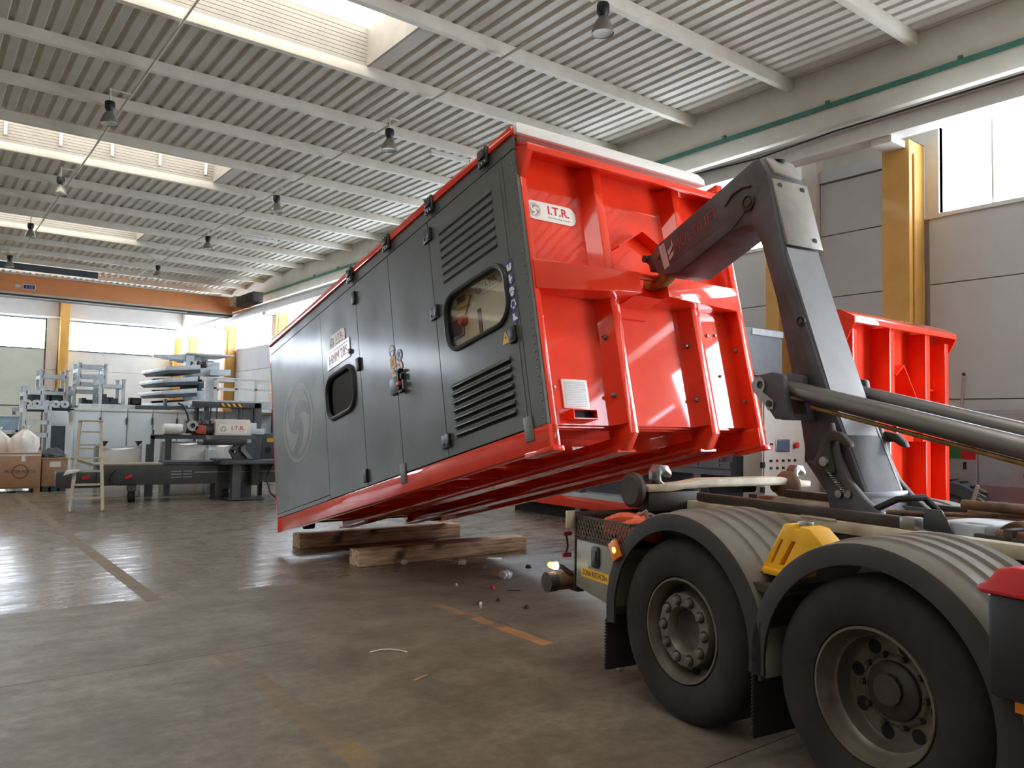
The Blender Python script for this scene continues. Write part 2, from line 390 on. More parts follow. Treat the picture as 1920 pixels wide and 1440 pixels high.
# right wall
wr = struct('wall_right', 'right hall wall of grey panels, yellow columns and high windows')
cols = [-6.96] + [5.9+6.43*k for k in range(0, 7)]
bays = [(-9, cols[0]-.25)] + [(cols[i]+.2, cols[i+1]-.25) for i in range(len(cols)-1)] + [(cols[-1]+.2, 46.2)]
for bi, (y0, y1) in enumerate(bays):
    for z0, z1 in ((0, 2.19), (2.19, 3.94), (3.94, 5.0)):
        yy = sorted({y0, y1} | {q for q in (-1.38, .99) if y0 < q < y1})
        for a, c in zip(yy, yy[1:]):
            if -1.39 <= a < .9: continue          # the tall glazed door
            B().box(XR, XR+.12, a+.006, c-.006, z0+.006, z1-.006).done('wall_panel', PANELM, wr, bev=.006, seg=1)
    B().box(XR+.05, XR+.3, y0, y1, 6.45, 6.5).done('lintel', OFFW, wr)
B().box(XR+.12, XR+.25, 1.0, 46.2, 0, 5.0).done('wall_core', OFFW, wr)
B().box(XR+.12, XR+.25, -9, -1.4, 0, 5.0).done('wall_core', OFFW, wr)
B().box(XR+.25, XR+.4, -9, 46.6, 4.9, 9.4).done('wall_core', OFFW, wr)
for k, y in enumerate(cols):
    c = B()
    c.box(11.78, 11.82, y-.21, y+.21, 0, 6.1).box(11.82, 12.26, y-.21, y-.17, 0, 6.1).box(11.82, 12.26, y+.17, y+.21, 0, 6.1).box(12.22, 12.26, y-.21, y+.21, 0, 6.1)
    c.done('column', YEL, wr, bev=.006, seg=1)
    B().tube([(11.9, y-.225, .5), (11.9, y-.225, 5.9)], .014, 6).done('downpipe', YEL, wr)
B().box(12.0, 12.7, -9, 46.4, 6.76, 7.8).done('edge_beam', OFFW, wr, bev=.02)
B().prism([(11.96, 7.07), (11.99, 7.07), (11.99, 7.15), (11.96, 7.15)], 'y', -9, 35).done('cable_tray', GREEN, wr)
for k in range(14): B().box(11.95, 12.0, .8+k*2.1, .86+k*2.1, 7.15, 7.2).done('tray_bracket', GREEN, wr)
B().box(11.3, 11.62, -9, 46, 6.08, 6.12).box(11.44, 11.48, -9, 46, 6.12, 6.38).box(11.32, 11.6, -9, 46, 6.38, 6.42).box(11.43, 11.49, -9, 46, 6.42, 6.47).done('crane_rail', WHITE, wr)
for y in cols: B().box(11.35, 11.9, y-.16, y+.16, 5.98, 6.08).done('rail_corbel', OFFW, wr)
B().tube([(11.28, -2, 6.36), (11.28, 6.6, 6.36), (11.3, 8, 6.3), (11.28, 9.5, 6.36), (11.28, 20, 6.36)], .015, 6).done('cable', BLK, wr)
def hwin(y0, y1, z0=5.0, z1=6.35, mull=2, frame=WHITE):
    global n
    s = struct('window_%d' % n, 'high daylit side window above grey wall panels'); n += 1
    B().box(XR+.1, XR+.12, y0, y1, z0, z1).done('pane', EM_R, s)
    b = B(); b.box(XR-.0, XR+.1, y0-.05, y1+.05, z1, z1+.06).box(XR-.03, XR+.1, y0-.05, y1+.05, z0-.04, z0+.02).box(XR, XR+.1, y0-.06, y0, z0, z1).box(XR, XR+.1, y1, y1+.06, z0, z1)
    b.done('window_frame', frame, s)
    m_ = max(1, round((y1-y0)/.73/mull*1))
    k = 1
    while y1-k*.72 > y0+.2: B().box(XR+.04, XR+.1, y1-k*.72-.015, y1-k*.72+.015, z0, z1).done('mullion', frame, s); k += 1
    B().box(XR+.14, XR+.16, y0, y1, 6.5, 6.76).done('upper_glow_pane', EM_R, s)  # glowing strip for window glimpses and the bright reflection along the crane rail
hwin(-9, cols[0]-.4); hwin(cols[0]+.3, -3.4); hwin(-2.4, -1.5, 4.3, 5.1); hwin(2.5, cols[1]-.42)
hwin(8.5, cols[2]-.4)
for i in range(2, len(cols)-1): hwin(cols[i]+.35, cols[i+1]-.35)
hwin(cols[-1]+.3, 46.1)
# blank bay beside the second column
B().box(XR, XR+.12, cols[1]+.21, cols[1]+1.55, 5.01, 5.9).box(XR-.05, XR+.12, cols[1]+.21, cols[1]+1.55, 5.92, 6.12).done('blank_panel', PANELM, wr)
c8 = B(); c8.box(11.80, 11.84, 7.93, 8.2, 0, 6.1).box(11.84, 12.26, 7.93, 7.97, 0, 6.1).box(11.84, 12.26, 8.16, 8.2, 0, 6.1); c8.done('column', YEL, wr, bev=.006, seg=1)
B().box(XR-.12, XR+.1, cols[1]+1.56, cols[1]+1.84, 0, 6.5).done('pilaster', OFFW, wr, bev=.01)
B().box(12.26, XR+.1, cols[1]-.42, cols[1]-.22, 4.95, 6.4).done('side_plate', OFFW, wr)
dr = struct('door_1', 'large glazed sliding door in the right wall near the camera')
B().box(XR+.06, XR+.08, -1.3, .9, .25, 5.65).done('pane', EM_D, dr)
b = B().box(XR, XR+.1, -1.37, -1.3, 0, 5.75).box(XR, XR+.1, .9, .98, 0, 5.75).box(XR, XR+.1, -1.3, .9, 0, .25).box(XR, XR+.1, -1.3, .9, 5.65, 5.75); b.done('door_frame', STILL, dr)
# back wall
wb = struct('wall_back', 'far end wall of pale panels with bright windows')
for x0, x1 in ((-20, -7), (5.42, 5.92), (6.42, 12.3)):
    for z0, z1 in ((0, 2.0), (2.0, 4.05), (4.05, 5.06)):
        B().box(x0+.006, x1-.006, YB, YB+.12, z0+.006, z1-.006).done('wall_panel', PANELB, wb)
for x0, x1 in ((-20, -7), (-7, 5.92), (6.42, 12.3)): B().box(x0, x1-.01, YB, YB+.12, 6.62, 7.8).done('wall_panel', PANELM, wb)
B().box(5.38, 5.95, YB, YB+.12, 5.06, 6.62).done('wall_panel', PANELB, wb)
B().box(-20, 12.7, YB+.12, YB+.3, -.1, 9.4).done('wall_core', OFFW, wb)
B().box(5.97, 6.38, YB-.5, YB, 0, 7.6).done('column', YEL, wb, bev=.01)
B().box(11.5, 11.9, YB-.45, YB, 0, 6.1).done('column', YEL, wb, bev=.01)
B().tube([(-19, YB-.2, 6.72), (11.4, YB-.2, 6.72)], .05, 8).done('pipe', WHITE, wb, smooth=True)
def bwin(x0, x1, nm):
    global n
    s = struct('window_%d' % n, 'wide bright window in the far end wall'); n += 1
    B().box(x0, x1, YB+.08, YB+.1, 5.1, 6.56).done('pane', EM_B, s)
    B().box(x0-.06, x1+.06, YB-.02, YB+.08, 6.56, 6.62).box(x0-.06, x1+.06, YB-.04, YB+.08, 5.04, 5.1).box(x0-.06, x0, YB, YB+.08, 5.1, 6.56).box(x1, x1+.06, YB, YB+.08, 5.1, 6.56).done('window_frame', DBLUE, s)
    for k in range(1, nm): B().box(x0+(x1-x0)*k/nm-.03, x0+(x1-x0)*k/nm+.03, YB+.02, YB+.08, 5.1, 6.56).done('mullion', WHITE, s)
bwin(6.46, 11.75, 2); bwin(-6.8, 5.36, 4); bwin(-19, -7.2, 4)
d2 = struct('door_2', 'grey-green sliding door in the far end wall')
B().box(-6.9, 5.36, YB-.02, YB+.1, 2.2, 5.03).box(-6.9, 5.36, YB-.02, YB+.1, .1, 2.15).done('door_leaf', PANELG, d2)
B().box(-7, 5.4, YB-.04, YB+.1, 2.15, 2.2).box(5.36, 5.42, YB-.04, YB+.1, 0, 5.03).done('door_rail', RUST, d2)
# unseen walls behind and to the left
wl = struct('wall_left', 'left hall wall', B().box(-20.2, -20, -9, 46.6, 0, 9.4), OFFW)
wf = struct('wall_front', 'front hall wall behind the camera', B().box(-20.2, 12.9, -9.2, -9, 0, 9.4), OFFW)
# ------------------------------------------------------------------ the lifted container (local: x right, y to the rear, z up)
ct, st_ = math.cos(.2254), math.sin(.2254); cy_, sy_ = math.cos(.03465), math.sin(.03465)
cv = V((cy_, -sy_, 0)); cu_ = V((sy_*ct, cy_*ct, -st_)); cw = cv.cross(cu_); CP = (3.786, 4.488, 1.530)
CM = M(((cv.x, cu_.x, cw.x, CP[0]), (cv.y, cu_.y, cw.y, CP[1]), (cv.z, cu_.z, cw.z, CP[2]), (0, 0, 0, 1)))
ctn = thing('machine_container', 'long grey container with red frame tilted up by the truck hook', 'container', mw=CM)
L_, W_, HB, HT = 5.95, 2.56, .183, 2.583
SIDE = lambda u_, w_, off=0.: frame_m((-.004-off, u_, w_), (0, -1, 0), (0, 0, 1))
PU = .12
FRONT = lambda v_, w_, y_=PU: frame_m((v_, y_-.004, w_), (1, 0, 0), (0, 0, 1))
# frame
B().box(.0, .1, -.02, L_, 0, HB).done('side_rail', RED, ctn, bev=.006)
B().box(W_-.1, W_, -.02, L_, 0, HB).done('side_rail', RED, ctn, bev=.006)
for v0 in (.85, 1.85):
    B().prism([(0, 2.5), (0, .125), (.105, .0), (L_-.15, .0), (L_-.15, .12), (.25, .12), (.25, 2.5)], 'x', v0, v0+.1).done('front_rib', RED, ctn, bev=.006)
    for q, e in ((v0, v0-.075), (v0+.1, v0+.175)): B().prism([(q, .002), (e, PU), (q, PU)], 'z', .205, 2.5).done('rib_flank', RED, ctn)
B().box(.80, 1.0, .12, L_-.15, -.012, .008).done('runner_flange', RED, ctn)
B().box(1.8, 2.0, .12, L_-.15, -.012, .008).done('runner_flange', RED, ctn)
for k in range(8): B().box(.1, W_-.1, .55+k*.66, .61+k*.66, .06, .18).done('cross_member', RED, ctn)
B().box(.1, W_-.1, .2, L_-.02, .18, .2).done('floor_plate', RED, ctn)
for v0 in (0.0, W_-.085):
    B().box(v0+(.033 if v0 == 0 else 0), v0+(.09 if v0 == 0 else .085), -.02, .24, 0, 2.54).done('corner_post', RED, ctn, bev=.006)
    B().box(v0-.01, v0+.1, -.06, .3, -.03, .012).done('corner_foot', RED, ctn, bev=.006)
B().box(.08, W_-.08, PU, PU+.03, .205, 2.55).done('front_panel', RED, ctn)
B().box(.08, W_-.08, PU+.03, .5, .19, .205).done('bottom_lip', RED, ctn)
# hood along the top and its end gussets
B().prism([(.15, 2.56), (0, 2.54), (-.15, 2.465), (-.15, 2.40), (-.12, 2.40), (-.12, 2.44), (.02, 2.50), (.15, 2.52)], 'x', .034, W_).done('top_hood', RED, ctn, bev=.004)
for v0 in (0.0, W_-.012):
    B().prism([(.2, 2.54), (0, 2.54), (-.15, 2.465), (-.15, 2.40), (-.02, 2.22), (.2, 2.22)], 'x', v0+(.034 if v0 == 0 else 0), v0+(.046 if v0 == 0 else .012)).done('hood_gusset', RED, ctn)
    B().prism([(-.152, 2.40), (-.022, 2.22), (-.01, 2.22), (-.14, 2.41)], 'x', v0+.046 if v0 == 0 else v0-.06, v0+.09 if v0 == 0 else v0).done('gusset_flange', RED, ctn)
# hook pocket bands
def band(pts, wz, name='hook_band'):
    b = B(); (v0, u0_, b0, t0), (v1, u1, b1, t1) = pts
    b.hexa([(v0, u0_, b0), (v1, u1, b1), (v1, PU, b1+.02), (v0, PU, b0+.02), (v0, u0_, t0), (v1, u1, t1), (v1, PU, t1), (v0, PU, t0)])
    return b.done(name, RED, ctn, bev=.005)
band(((.05, -.03, 1.26, 1.505), (1.01, -.22, 1.265, 1.45)), 0)
band(((1.33, -.22, 1.265, 1.45), (W_-.05, -.03, 1.315, 1.55)), 0)
B().box(1.0, 1.34, .09, PU, 1.15, 1.70).done('hook_pocket', RED, ctn)
B().prism([(PU, 1.24), (-.14, 1.27), (PU, 1.27)], 'x', 1.0, 1.34).done('pocket_floor', RED, ctn)
hb_ = B().cyl((.98, -.16, 1.44), (1.36, -.16, 1.44), .03, 14).done('hook_bar', RED, ctn, smooth=True)
ch = B(); ch.bar((1.05, .06, 1.78), (1.37, .06, 1.98), .12, .012, up=(-.5, 0, .8)); ch.bar((1.37, .06, 1.98), (1.66, .06, 1.82), .12, .012, up=(.5, 0, .8)); ch.done('chevron_guide', RED, ctn)
bb = B()
for v_, z_ in ((1.02, 2.12), (1.07, 2.12), (1.03, 1.98), (1.08, 1.98), (1.04, 1.84), (1.09, 1.84), (2.02, 2.0), (2.02, 1.9)): bb.lathe([(0, -.004), (.012, -.004), (.012, 0)], (v_-.03, PU, z_-.03), 'y', 8)
bb.done('bolt_hole', DARK, ctn, kind='stuff')
for v_, z_ in ((.20, 2.30), (.22, 1.78), (.24, 1.13), (.27, .55)): B().lathe([(0, -.012), (.013, -.008), (.015, 0)], (v_-.05, PU, z_-.04), 'y', 8).done('bolt', STEEL, ctn, smooth=True)
for v_ in (.85, 1.85, W_-.085):
    for z_ in (.45, .95): B().lathe([(0, -.035), (.017, -.03), (.017, -.004), (.026, -.004), (.026, 0)], (v_-(.05 if v_ < 2 else 0), .07, z_), 'x', 8).done('bolt', STEEL, ctn)
for v_, z_ in ((2.2, 1.13), (2.31, 1.14), (2.12, .72), (2.29, .74)): B().lathe([(0, -.02), (.014, -.016), (.016, 0)], (v_-.05, PU, z_-.04), 'y', 8).done('bolt', STEEL, ctn, smooth=True)
B().box(.29, .555, PU-.015, PU, .335, .575).done('vent_grille', WSIGN, ctn, bev=.004)
vg = bpy.data.objects['vent_grille']
for k in range(15): B().box(.313, .532, PU-.02, PU-.014, .352+k*.0142, .3585+k*.0142).done('slat', STILL, vg)
sk = B(); sk.box(.31, .56, .03, PU, .235, .243).box(.31, .56, .03, PU, .308, .316).box(.31, .318, .03, PU, .243, .308).box(.552, .56, .03, PU, .243, .308); sk.done('socket_tube', RED, ctn)
B().box(.318, .552, .08, .09, .243, .308).done('socket_back', DARK, ctn)
itr(ctn, FRONT(.425, 2.03), .53, .17, 'front_plate', 'white front plate with red letters')
# lid and top rail
B().box(-.02, .06, -.04, L_, HT, 2.655).done('roof_rail', RED, ctn, bev=.004)
B().box(W_-.06, W_+.02, -.04, L_, HT, 2.655).done('roof_rail', RED, ctn, bev=.004)
B().prism([(.0, 2.575), (.0, 2.64), (.015, 2.672), (W_-.38, 2.672), (W_-.30, 2.63), (W_-.30, 2.575)], 'y', -.09, -.042).done('lid_edge', WHITE, ctn, bev=.006)
B().box(.062, W_-.31, -.045, .9, 2.585, 2.655).done('roof_lid', WHITE, ctn, bev=.006)
B().box(.05, W_-.05, .9, L_-.02, 2.6, 2.65).done('roof_panel', GREY, ctn)
# side skin
fr = B()
for a, c in ((.0, .26), (1.40, 1.46), (2.25, 2.32), (3.06, 3.14)): fr.box(.03, .06, a, c, HB, HT)
fr.box(.03, .06, 0, L_, HB, .26).box(.03, .06, 0, L_, 2.42, HT); fr.done('door_frame', DARK, ctn)
def panel(u0_, u1, w0, w1, name, hole=None, th=.032):
    b = B()
    if hole: b.plate([(u0_, w0), (u1, w0), (u1, w1), (u0_, w1)], [hole], 'x', 0, th)
    else: b.box(0, th, u0_, u1, w0, w1)
    return b.done(name, GREY, ctn, bev=.003, seg=1)
w1h = rrect(.285, 1.25, 1.10, 1.615, .17); w2h = rrect(3.27, 4.03, 1.09, 1.59, .17)
panel(-.015, .16, HB, 2.46, 'corner_strip')
d1 = panel(.164, 1.425, HB+.01, 2.46, 'front_door', w1h)
d2_ = panel(1.431, 2.28, HB+.01, 2.46, 'side_door'); d3 = panel(2.286, 3.10, HB+.01, 2.46, 'side_door')
d4 = panel(3.106, 4.13, HB+.01, 2.46, 'window_panel', w2h); panel(4.134, L_, HB+.06, 2.46, 'rear_panel'); panel(4.134, L_, HB+.005, HB+.055, 'rear_sill')
panel(-.015, L_, 2.466, HT, 'top_strip')
B().box(-.005, 0, .215, .222, .25, 2.4).done('door_bead', TAPE, ctn)
# right, rear and roof skins
B().box(W_-.03, W_, .2, L_, HB, HT).done('side_skin', GREY, ctn)
B().box(.03, W_-.03, L_-.04, L_, .1, HT).done('rear_skin', GREY, ctn)
B().box(-.002, .04, L_, L_+.02, 0, HT).done('rear_post', RED, ctn)
B().box(.06, W_-.03, 1.43, 1.46, .2, 2.55).done('bulkhead', DARK, ctn)
B().box(.06, W_-.03, 3.08, 3.1, .2, 2.55).done('bulkhead', DARK, ctn)
B().box(.06, W_-.03, 4.15, 4.17, .2, 2.55).done('bulkhead', DARK, ctn)
# louvres
def louvre(u0_, u1, wz, up):
    b = B(); o = .007 if up else .026
    b.prism([(0, wz+.045), (-o, wz+.012), (-o, wz+.004), (-.004, wz+.004), (0, wz+.010)], 'y', u0_, u1)
    lv = b.done('louvre', GREY, d1, bev=.003, seg=1)
    B().box(-.002, .0, u0_, u1, wz-.018, wz+.008).done('louvre_slot', DARK, d1)
for k in range(7):
    louvre(.35+.0*k, 1.235, 2.25-k*.0795, True)
    louvre(.345, 1.255, .77-k*.0715, False)
# window gaskets and panes
def gasket(h, parent, name, r=.03):
    cx = sum(p[0] for p in h)/len(h); czz = sum(p[1] for p in h)/len(h)
    pts = [(-.004, p[0], p[1]) for p in h]
    return B().tube(pts, r, 8, closed=True).done(name, BLK, parent, smooth=True)
gasket(w1h, d1, 'window_gasket', .024); gasket(w2h, d4, 'window_gasket', .03)
B().prism(w1h, 'x', .012, .013).done('window_glass', GLASS, d1); B().prism(w2h, 'x', .012, .013).done('window_glass', SMOKE, d4)
# control board behind the front window
cb = B().box(.10, .12, .17, 1.40, .98, 1.72).done('control_board', mat('board_cream', (232, 220, 200), .5, 0, .03), ctn)
BRD = lambda u_, w_: frame_m((.0985, u_-.09, w_-.05), (0, -1, 0), (0, 0, 1))
itr(cb, BRD(.78, 1.62), .42, .13, 'board_plate')
ys_ = B().prism(rrect(-.11, .11, -.085, .085, .005, 1), 'z', 0, .002).done('warning_sign', YSIGN, cb); put(ys_, BRD(1.19, 1.60))
B().box(-.09, .05, .0, .06, .002, .004).done('printed_block', BLK, ys_); B().box(-.08, .08, -.06, -.05, .002, .004).done('printed_line', BLK, ys_)
sc_ = B().box(-.125, .125, -.085, .085, 0, .012).done('touch_screen', STEEL, cb, bev=.003); put(sc_, BRD(1.33, 1.38)); B().box(-.1, .1, -.065, .065, .012, .014).done('screen_glass', SCREEN, sc_)
B().lathe([(0, -.07), (.04, -.06), (.05, -.02), (.05, 0)], (.10, 1.09, 1.37), 'x', 16).done('signal_lamp', REDL, cb, smooth=True)
B().box(.094, .10, .83, .88, 1.1, 1.40).done('cable_slot', BLK, cb); B().box(.094, .10, .32, .44, 1.22, 1.40).done('vent_block', DGREY, cb)
B().cyl((.09, 1.08, 1.4), (.09, .95, 1.56), .005, 6).done('wire', BLK, cb)
# machinery behind the rear window
mf = B(); mf.box(.4, .44, 3.2, 4.1, 1.0, 1.05).box(.5, .54, 3.45, 3.49, .4, 2.2).box(.5, .54, 3.6, 3.63, .4, 2.2).box(.45, .5, 3.2, 4.1, 1.45, 1.48).box(.45, .5, 3.2, 4.1, 1.3, 1.325); mf.done('inner_frame', STEEL, ctn)
B().box(.35, .6, 3.45, 3.95, .8, 1.16).done('inner_box', CREAM, ctn, bev=.01)
B().box(.7, .72, 3.12, 4.12, .3, 2.4).done('inner_wall', STILL, ctn)
# hinges, clips, locks
def hinge(u_, w_, s=.06):
    h = B().box(-.018, 0, u_-.075, u_+.075, w_-s, w_+s).box(-.03, -.016, u_-.075, u_-.02, w_-s*.7, w_+s).done('hinge', BLK, ctn, bev=.004)
    for du in (-.05, .045): B().lathe([(0, -.008), (.012, -.006), (.014, 0)], (-.03 if du < 0 else -.018, u_+du, w_-.02), 'x', 8).done('hinge_bolt', DGREY, h)
for w_ in (2.318, 1.547, .334): hinge(1.43, w_)
for w_ in (2.30, 1.53, .30): B().box(-.03, 0, 3.08, 3.16, w_-.07, w_+.07).done('hinge', BLK, ctn, bev=.006)
def tophinge(u_):
    h = B().box(-.045, -.02, u_-.07, u_+.07, 2.50, 2.66).box(-.06, -.04, u_-.045, u_+.045, 2.56, 2.62).done('lid_hinge', BLK, ctn, bev=.005)
    for du in (-.045, 0, .045):
        for w_ in (2.52, 2.64): B().lathe([(0, -.01), (.011, -.008), (.012, 0)], (-.045, u_+du, w_), 'x', 8).done('hinge_bolt', STEEL, h)
for u_ in (.37, 1.313, 2.223, 3.149): tophinge(u_)
for u_ in (.21, 2.298): B().box(-.012, -.001, u_-.055, u_+.055, .09, .285).done('door_clip', TAPE, ctn, bev=.003)
for u_, w_ in ((.6, 2.67), (1.75, 2.67), (2.7, 2.67), (3.7, 2.67)): B().lathe([(.014, 0), (.012, .02), (0, .025)], (0, u_, w_-.01), 'z', 8).done('lid_bolt', STEEL, ctn)
lk = B().box(-.028, 0, .215, .315, .90, 1.03).done('door_lock', BLK, ctn, bev=.006); B().box(-.034, -.028, .24, .29, .93, 1.0).done('lock_flap', DGREY, lk, bev=.004)
rv = B()
for k in range(36): rv.lathe([(0, -.008), (.006, -.006), (.008, 0)], (-.0, .02, .24+k*.064), 'x', 6)
rv.done('rivet_row', STEEL, ctn, kind='stuff')
la = B().prism(rrect(2.232, 2.415, .99, 1.165, .035, 3), 'x', -.02, 0).done('latch_plate', DGREY, ctn, bev=.004)
lb = B().box(-.05, -.01, 2.165, 2.19, 1.0, 1.20).box(-.055, -.01, 2.12, 2.19, 1.18, 1.205).box(-.05, -.01, 2.10, 2.125, 1.09, 1.15).box(-.05, -.01, 2.10, 2.19, .965, .99).done('latch_handle', BLK, ctn, bev=.005)
B().box(-.07, -.04, 2.11, 2.19, 1.03, 1.075).done('latch_grip', REDL, lb, bev=.01)
# side plates and signs
itr(ctn, SIDE(3.66, 1.985), .46, .17, 'maker_plate')
np_ = B().box(-.33, .33, -.115, .115, 0, .004).done('model_plate', mat('plate_silver', (176, 172, 168), .35, .3, .04), ctn); put(np_, SIDE(3.65, 1.80))
text('HMM 285', .16, RSIGN, np_, M.Translation((0, -.015, .0048)), sx=.82); B().box(-.27, .27, .075, .083, .004, .0048).done('plate_line', RSIGN, np_)
B().lathe([(0, .03), (.03, .025), (.03, 0)], (.33, -.06, .0), 'z', 12).done('plate_stud', STEEL, np_)
lg = logo(.52, DECAL, ctn, SIDE(5.04, 1.31, -.0035), 'rear_logo')
def sign(u_, w_, kind, s=.045):
    if kind == 'tri':
        o = B().prism([(-s*1.1, -s), (s*1.1, -s), (0, s*1.1)], 'z', 0, .001).done('warning_triangle', YSIGN, ctn)
        B().prism([(-s*.12, -s*.5), (s*.3, s*.1), (0, s*.1), (s*.12, s*.6), (-s*.3, -.1*s), (0, -.1*s)], 'z', .001, .0016).done('bolt_symbol', BLK, o)
    elif kind == 'sq':
        o = B().box(-s, s, -s, s, 0, .001).done('warning_label', YSIGN, ctn)
        B().prism([(-s*.6, -s*.6), (s*.6, -s*.6), (s*.5, -.2*s), (s*.1, 0), (s*.3, s*.6), (-s*.1, s*.3), (-s*.5, -.1*s)], 'z', .001, .0016).done('hand_symbol', BLK, o)
    elif kind == 'no':
        o = B().prism(circ(0, 0, s*1.15, 24), 'z', 0, .001).done('prohibition_sign', WSIGN, ctn)
        B().lathe([(s*.95, .001), (s*1.15, .001), (s*1.15, .0016), (s*.95, .0016)], close=True, seg=24).bar((-s*.7, s*.7, .0013), (s*.7, -s*.7, .0013), s*.22, .0006).done('red_ring', RSIGN, o)
        B().box(-s*.15, s*.15, -s*.6, s*.6, .001, .0012).done('figure_symbol', BLK, o)
    else:
        o = B().prism(circ(0, 0, s*1.15, 24), 'z', 0, .001).done('safety_sign', BSIGN, ctn)
        sh = {'glasses': [circ(-.42*s, .1*s, .33*s, 10), circ(.42*s, .1*s, .33*s, 10), [(-.75*s, -.2*s), (.75*s, -.2*s), (.6*s, -.9*s), (-.6*s, -.9*s)]],
              'gloves': [[(-.5*s, -.2*s), (-.45*s, .8*s), (.1*s, .8*s), (.15*s, .1*s), (.6*s, .3*s), (.55*s, -.1*s), (.1*s, -.5*s), (-.4*s, -.5*s)], [(-.3*s, -.95*s), (.3*s, -.8*s), (.1*s, -.55*s), (-.4*s, -.6*s)]],
              'helmet': [[(-.9*s, .1*s), (-.6*s, .75*s), (0, .95*s), (.6*s, .75*s), (.9*s, .1*s)], [(-.6*s, -.05*s), (.6*s, -.05*s), (.4*s, -.75*s), (0, -.95*s), (-.4*s, -.75*s)]],
              'ears': [[(-.75*s, .2*s), (-.5*s, .9*s), (.5*s, .9*s), (.75*s, .2*s), (.55*s, .2*s), (.35*s, .65*s), (-.35*s, .65*s), (-.55*s, .2*s)], [(-.85*s, .2*s), (-.5*s, .2*s), (-.5*s, -.35*s), (-.85*s, -.35*s)], [(.5*s, .2*s), (.85*s, .2*s), (.85*s, -.35*s), (.5*s, -.35*s)], [(-.4*s, -.4*s), (.4*s, -.4*s), (0, -.95*s)]],
              'boots': [[(-.5*s, .7*s), (.1*s, .7*s), (.15*s, .05*s), (.8*s, -.25*s), (.8*s, -.6*s), (-.6*s, -.6*s)]]}[kind]
        for pl_ in sh: B().prism(pl_, 'z', .001, .0016).done('white_symbol', WSIGN, o)
    put(o, SIDE(u_, w_)); return o
for w_, k in ((1.535, 'glasses'), (1.425, 'gloves'), (1.315, 'helmet'), (1.205, 'ears'), (1.10, 'boots')): sign(.222, w_, k, .044)
sign(.375, .975, 'tri', .05)
sign(2.335, 1.445, 'helmet', .055); sign(2.335, 1.325, 'sq', .06); sign(2.33, 1.215, 'tri', .05); sign(2.19, 1.36, 'ears', .055); sign(2.195, 1.245, 'no', .055)
# rear rollers under the frame
for v_ in (.35, 1.0, 1.9, 2.3):
    B().cyl((v_-.07, L_-.2, .06), (v_+.07, L_-.2, .06), .055, 14).done('rear_roller', DFRAME, ctn, smooth=True)
    B().prism([(L_-.32, .12), (L_-.06, .12), (L_-.16, .05), (L_-.24, .05)], 'x', v_-.09, v_-.075).done('roller_bracket', RED, ctn)
# ------------------------------------------------------------------ hooklift truck (local: x across to the far side, y to the rear, z up)
tk = thing('hooklift_truck', 'hooklift truck with grey mudguards and raised dark arm lifting the container', 'truck', (3.643, 3.092, 0), -math.radians(7.7))
NEAR = lambda t, z, s=-.05: frame_m((s, t, z), (0, -1, 0), (0, 0, 1))
R_ = .53
def tyre(c, parent):
    p = [(.295, .02), (.31, -.012), (.36, -.03), (.44, -.034), (.49, -.02), (.515, .004), (.527, .03)]
    for k in range(5):
        h = .04+k*.052; p += [(.53, h), (.53, h+.036), (.521, h+.038), (.521, h+.050)]
    p += [(.527, .29), (.515, .31), (.49, .334), (.44, .348), (.36, .344), (.31, .325), (.295, .29)]
    t = B().lathe(p, c, 'x', 64, close=True).done('tyre', RUB, parent, smooth=True)
    return t
def wheel(t, kind):
    wl_ = bpy.data.objects.new('wheel', None); C.objects.link(wl_); wl_.parent = tk; wl_.location = (0, t, R_-.012)
    tyre((0, 0, 0), wl_)
    if kind == 'flush':
        B().lathe([(.302, -.004), (.298, -.014), (.288, -.014), (.284, .0), (.272, .03), (.262, .05), (.258, .11), (.235, .125), (.212, .07), (.212, .02), (.206, .012), (.138, .012), (.130, .02), (.114, .075), (.112, .09), (.0, .095)], (0, 0, 0), 'x', 64).done('rim', RIM, wl_, smooth=True)
        B().lathe([(.113, .068), (.10, .078), (.0, .08)], (0, 0, 0), 'x', 32).done('hub_cap', DFRAME, wl_, smooth=True)
        hh = B()
        for k in range(10):
            a = k*2*pi/10+.31; hh.lathe([(.026, .112), (.026, .104), (0, .1035)], (0, .246*math.cos(a), .246*math.sin(a)), 'x', 12)
        hh.done('hand_hole', DARK, wl_, kind='stuff')
        for k in range(10):
            a = k*2*pi/10; c = (0, .172*math.cos(a), .172*math.sin(a))
            nn = B().lathe([(0, -.014), (.018, -.012), (.024, -.004), (.026, .012)], c, 'x', 14).done('nut_cap', RIM, wl_, smooth=True)
            B().lathe([(.025, .0112), (.034, .0105), (.034, .012)], c, 'x', 14).done('nut_ring', DARK, nn)
    else:
        holes = 8
        B().lathe([(.304, -.004), (.300, -.014), (.290, -.014), (.286, .0), (.276, .03), (.268, .05), (.262, .075), (.250, .085), (.246, .13), (.242, .165), (.236, .172), (.165, .172), (.15, .16), (.0, .16)], (0, 0, 0), 'x', 64).done('rim', RIM, wl_, smooth=True)
        hh = B()
        for k in range(holes):
            a = k*2*pi/holes+.22; hh.lathe([(.034, .172), (.034, .1705), (0, .170)], (0, .203*math.cos(a), .203*math.sin(a)), 'x', 16)
        hh.done('hand_hole', DARK, wl_, kind='stuff')
        B().lathe([(.135, .168), (.130, .142), (.118, .132), (.08, .13), (.07, .122), (.0, .12)], (0, 0, 0), 'x', 32).done('hub', DFRAME, wl_, smooth=True)
        for k in range(10):
            a = k*2*pi/10; B().lathe([(0, .135), (.013, .137), (.014, .16), (.018, .172)], (0, .158*math.cos(a), .158*math.sin(a)), 'x', 6).done('wheel_nut', DFRAME, wl_)
    return wl_
wheel(0, 'flush'); wheel(-1.245, 'deep')
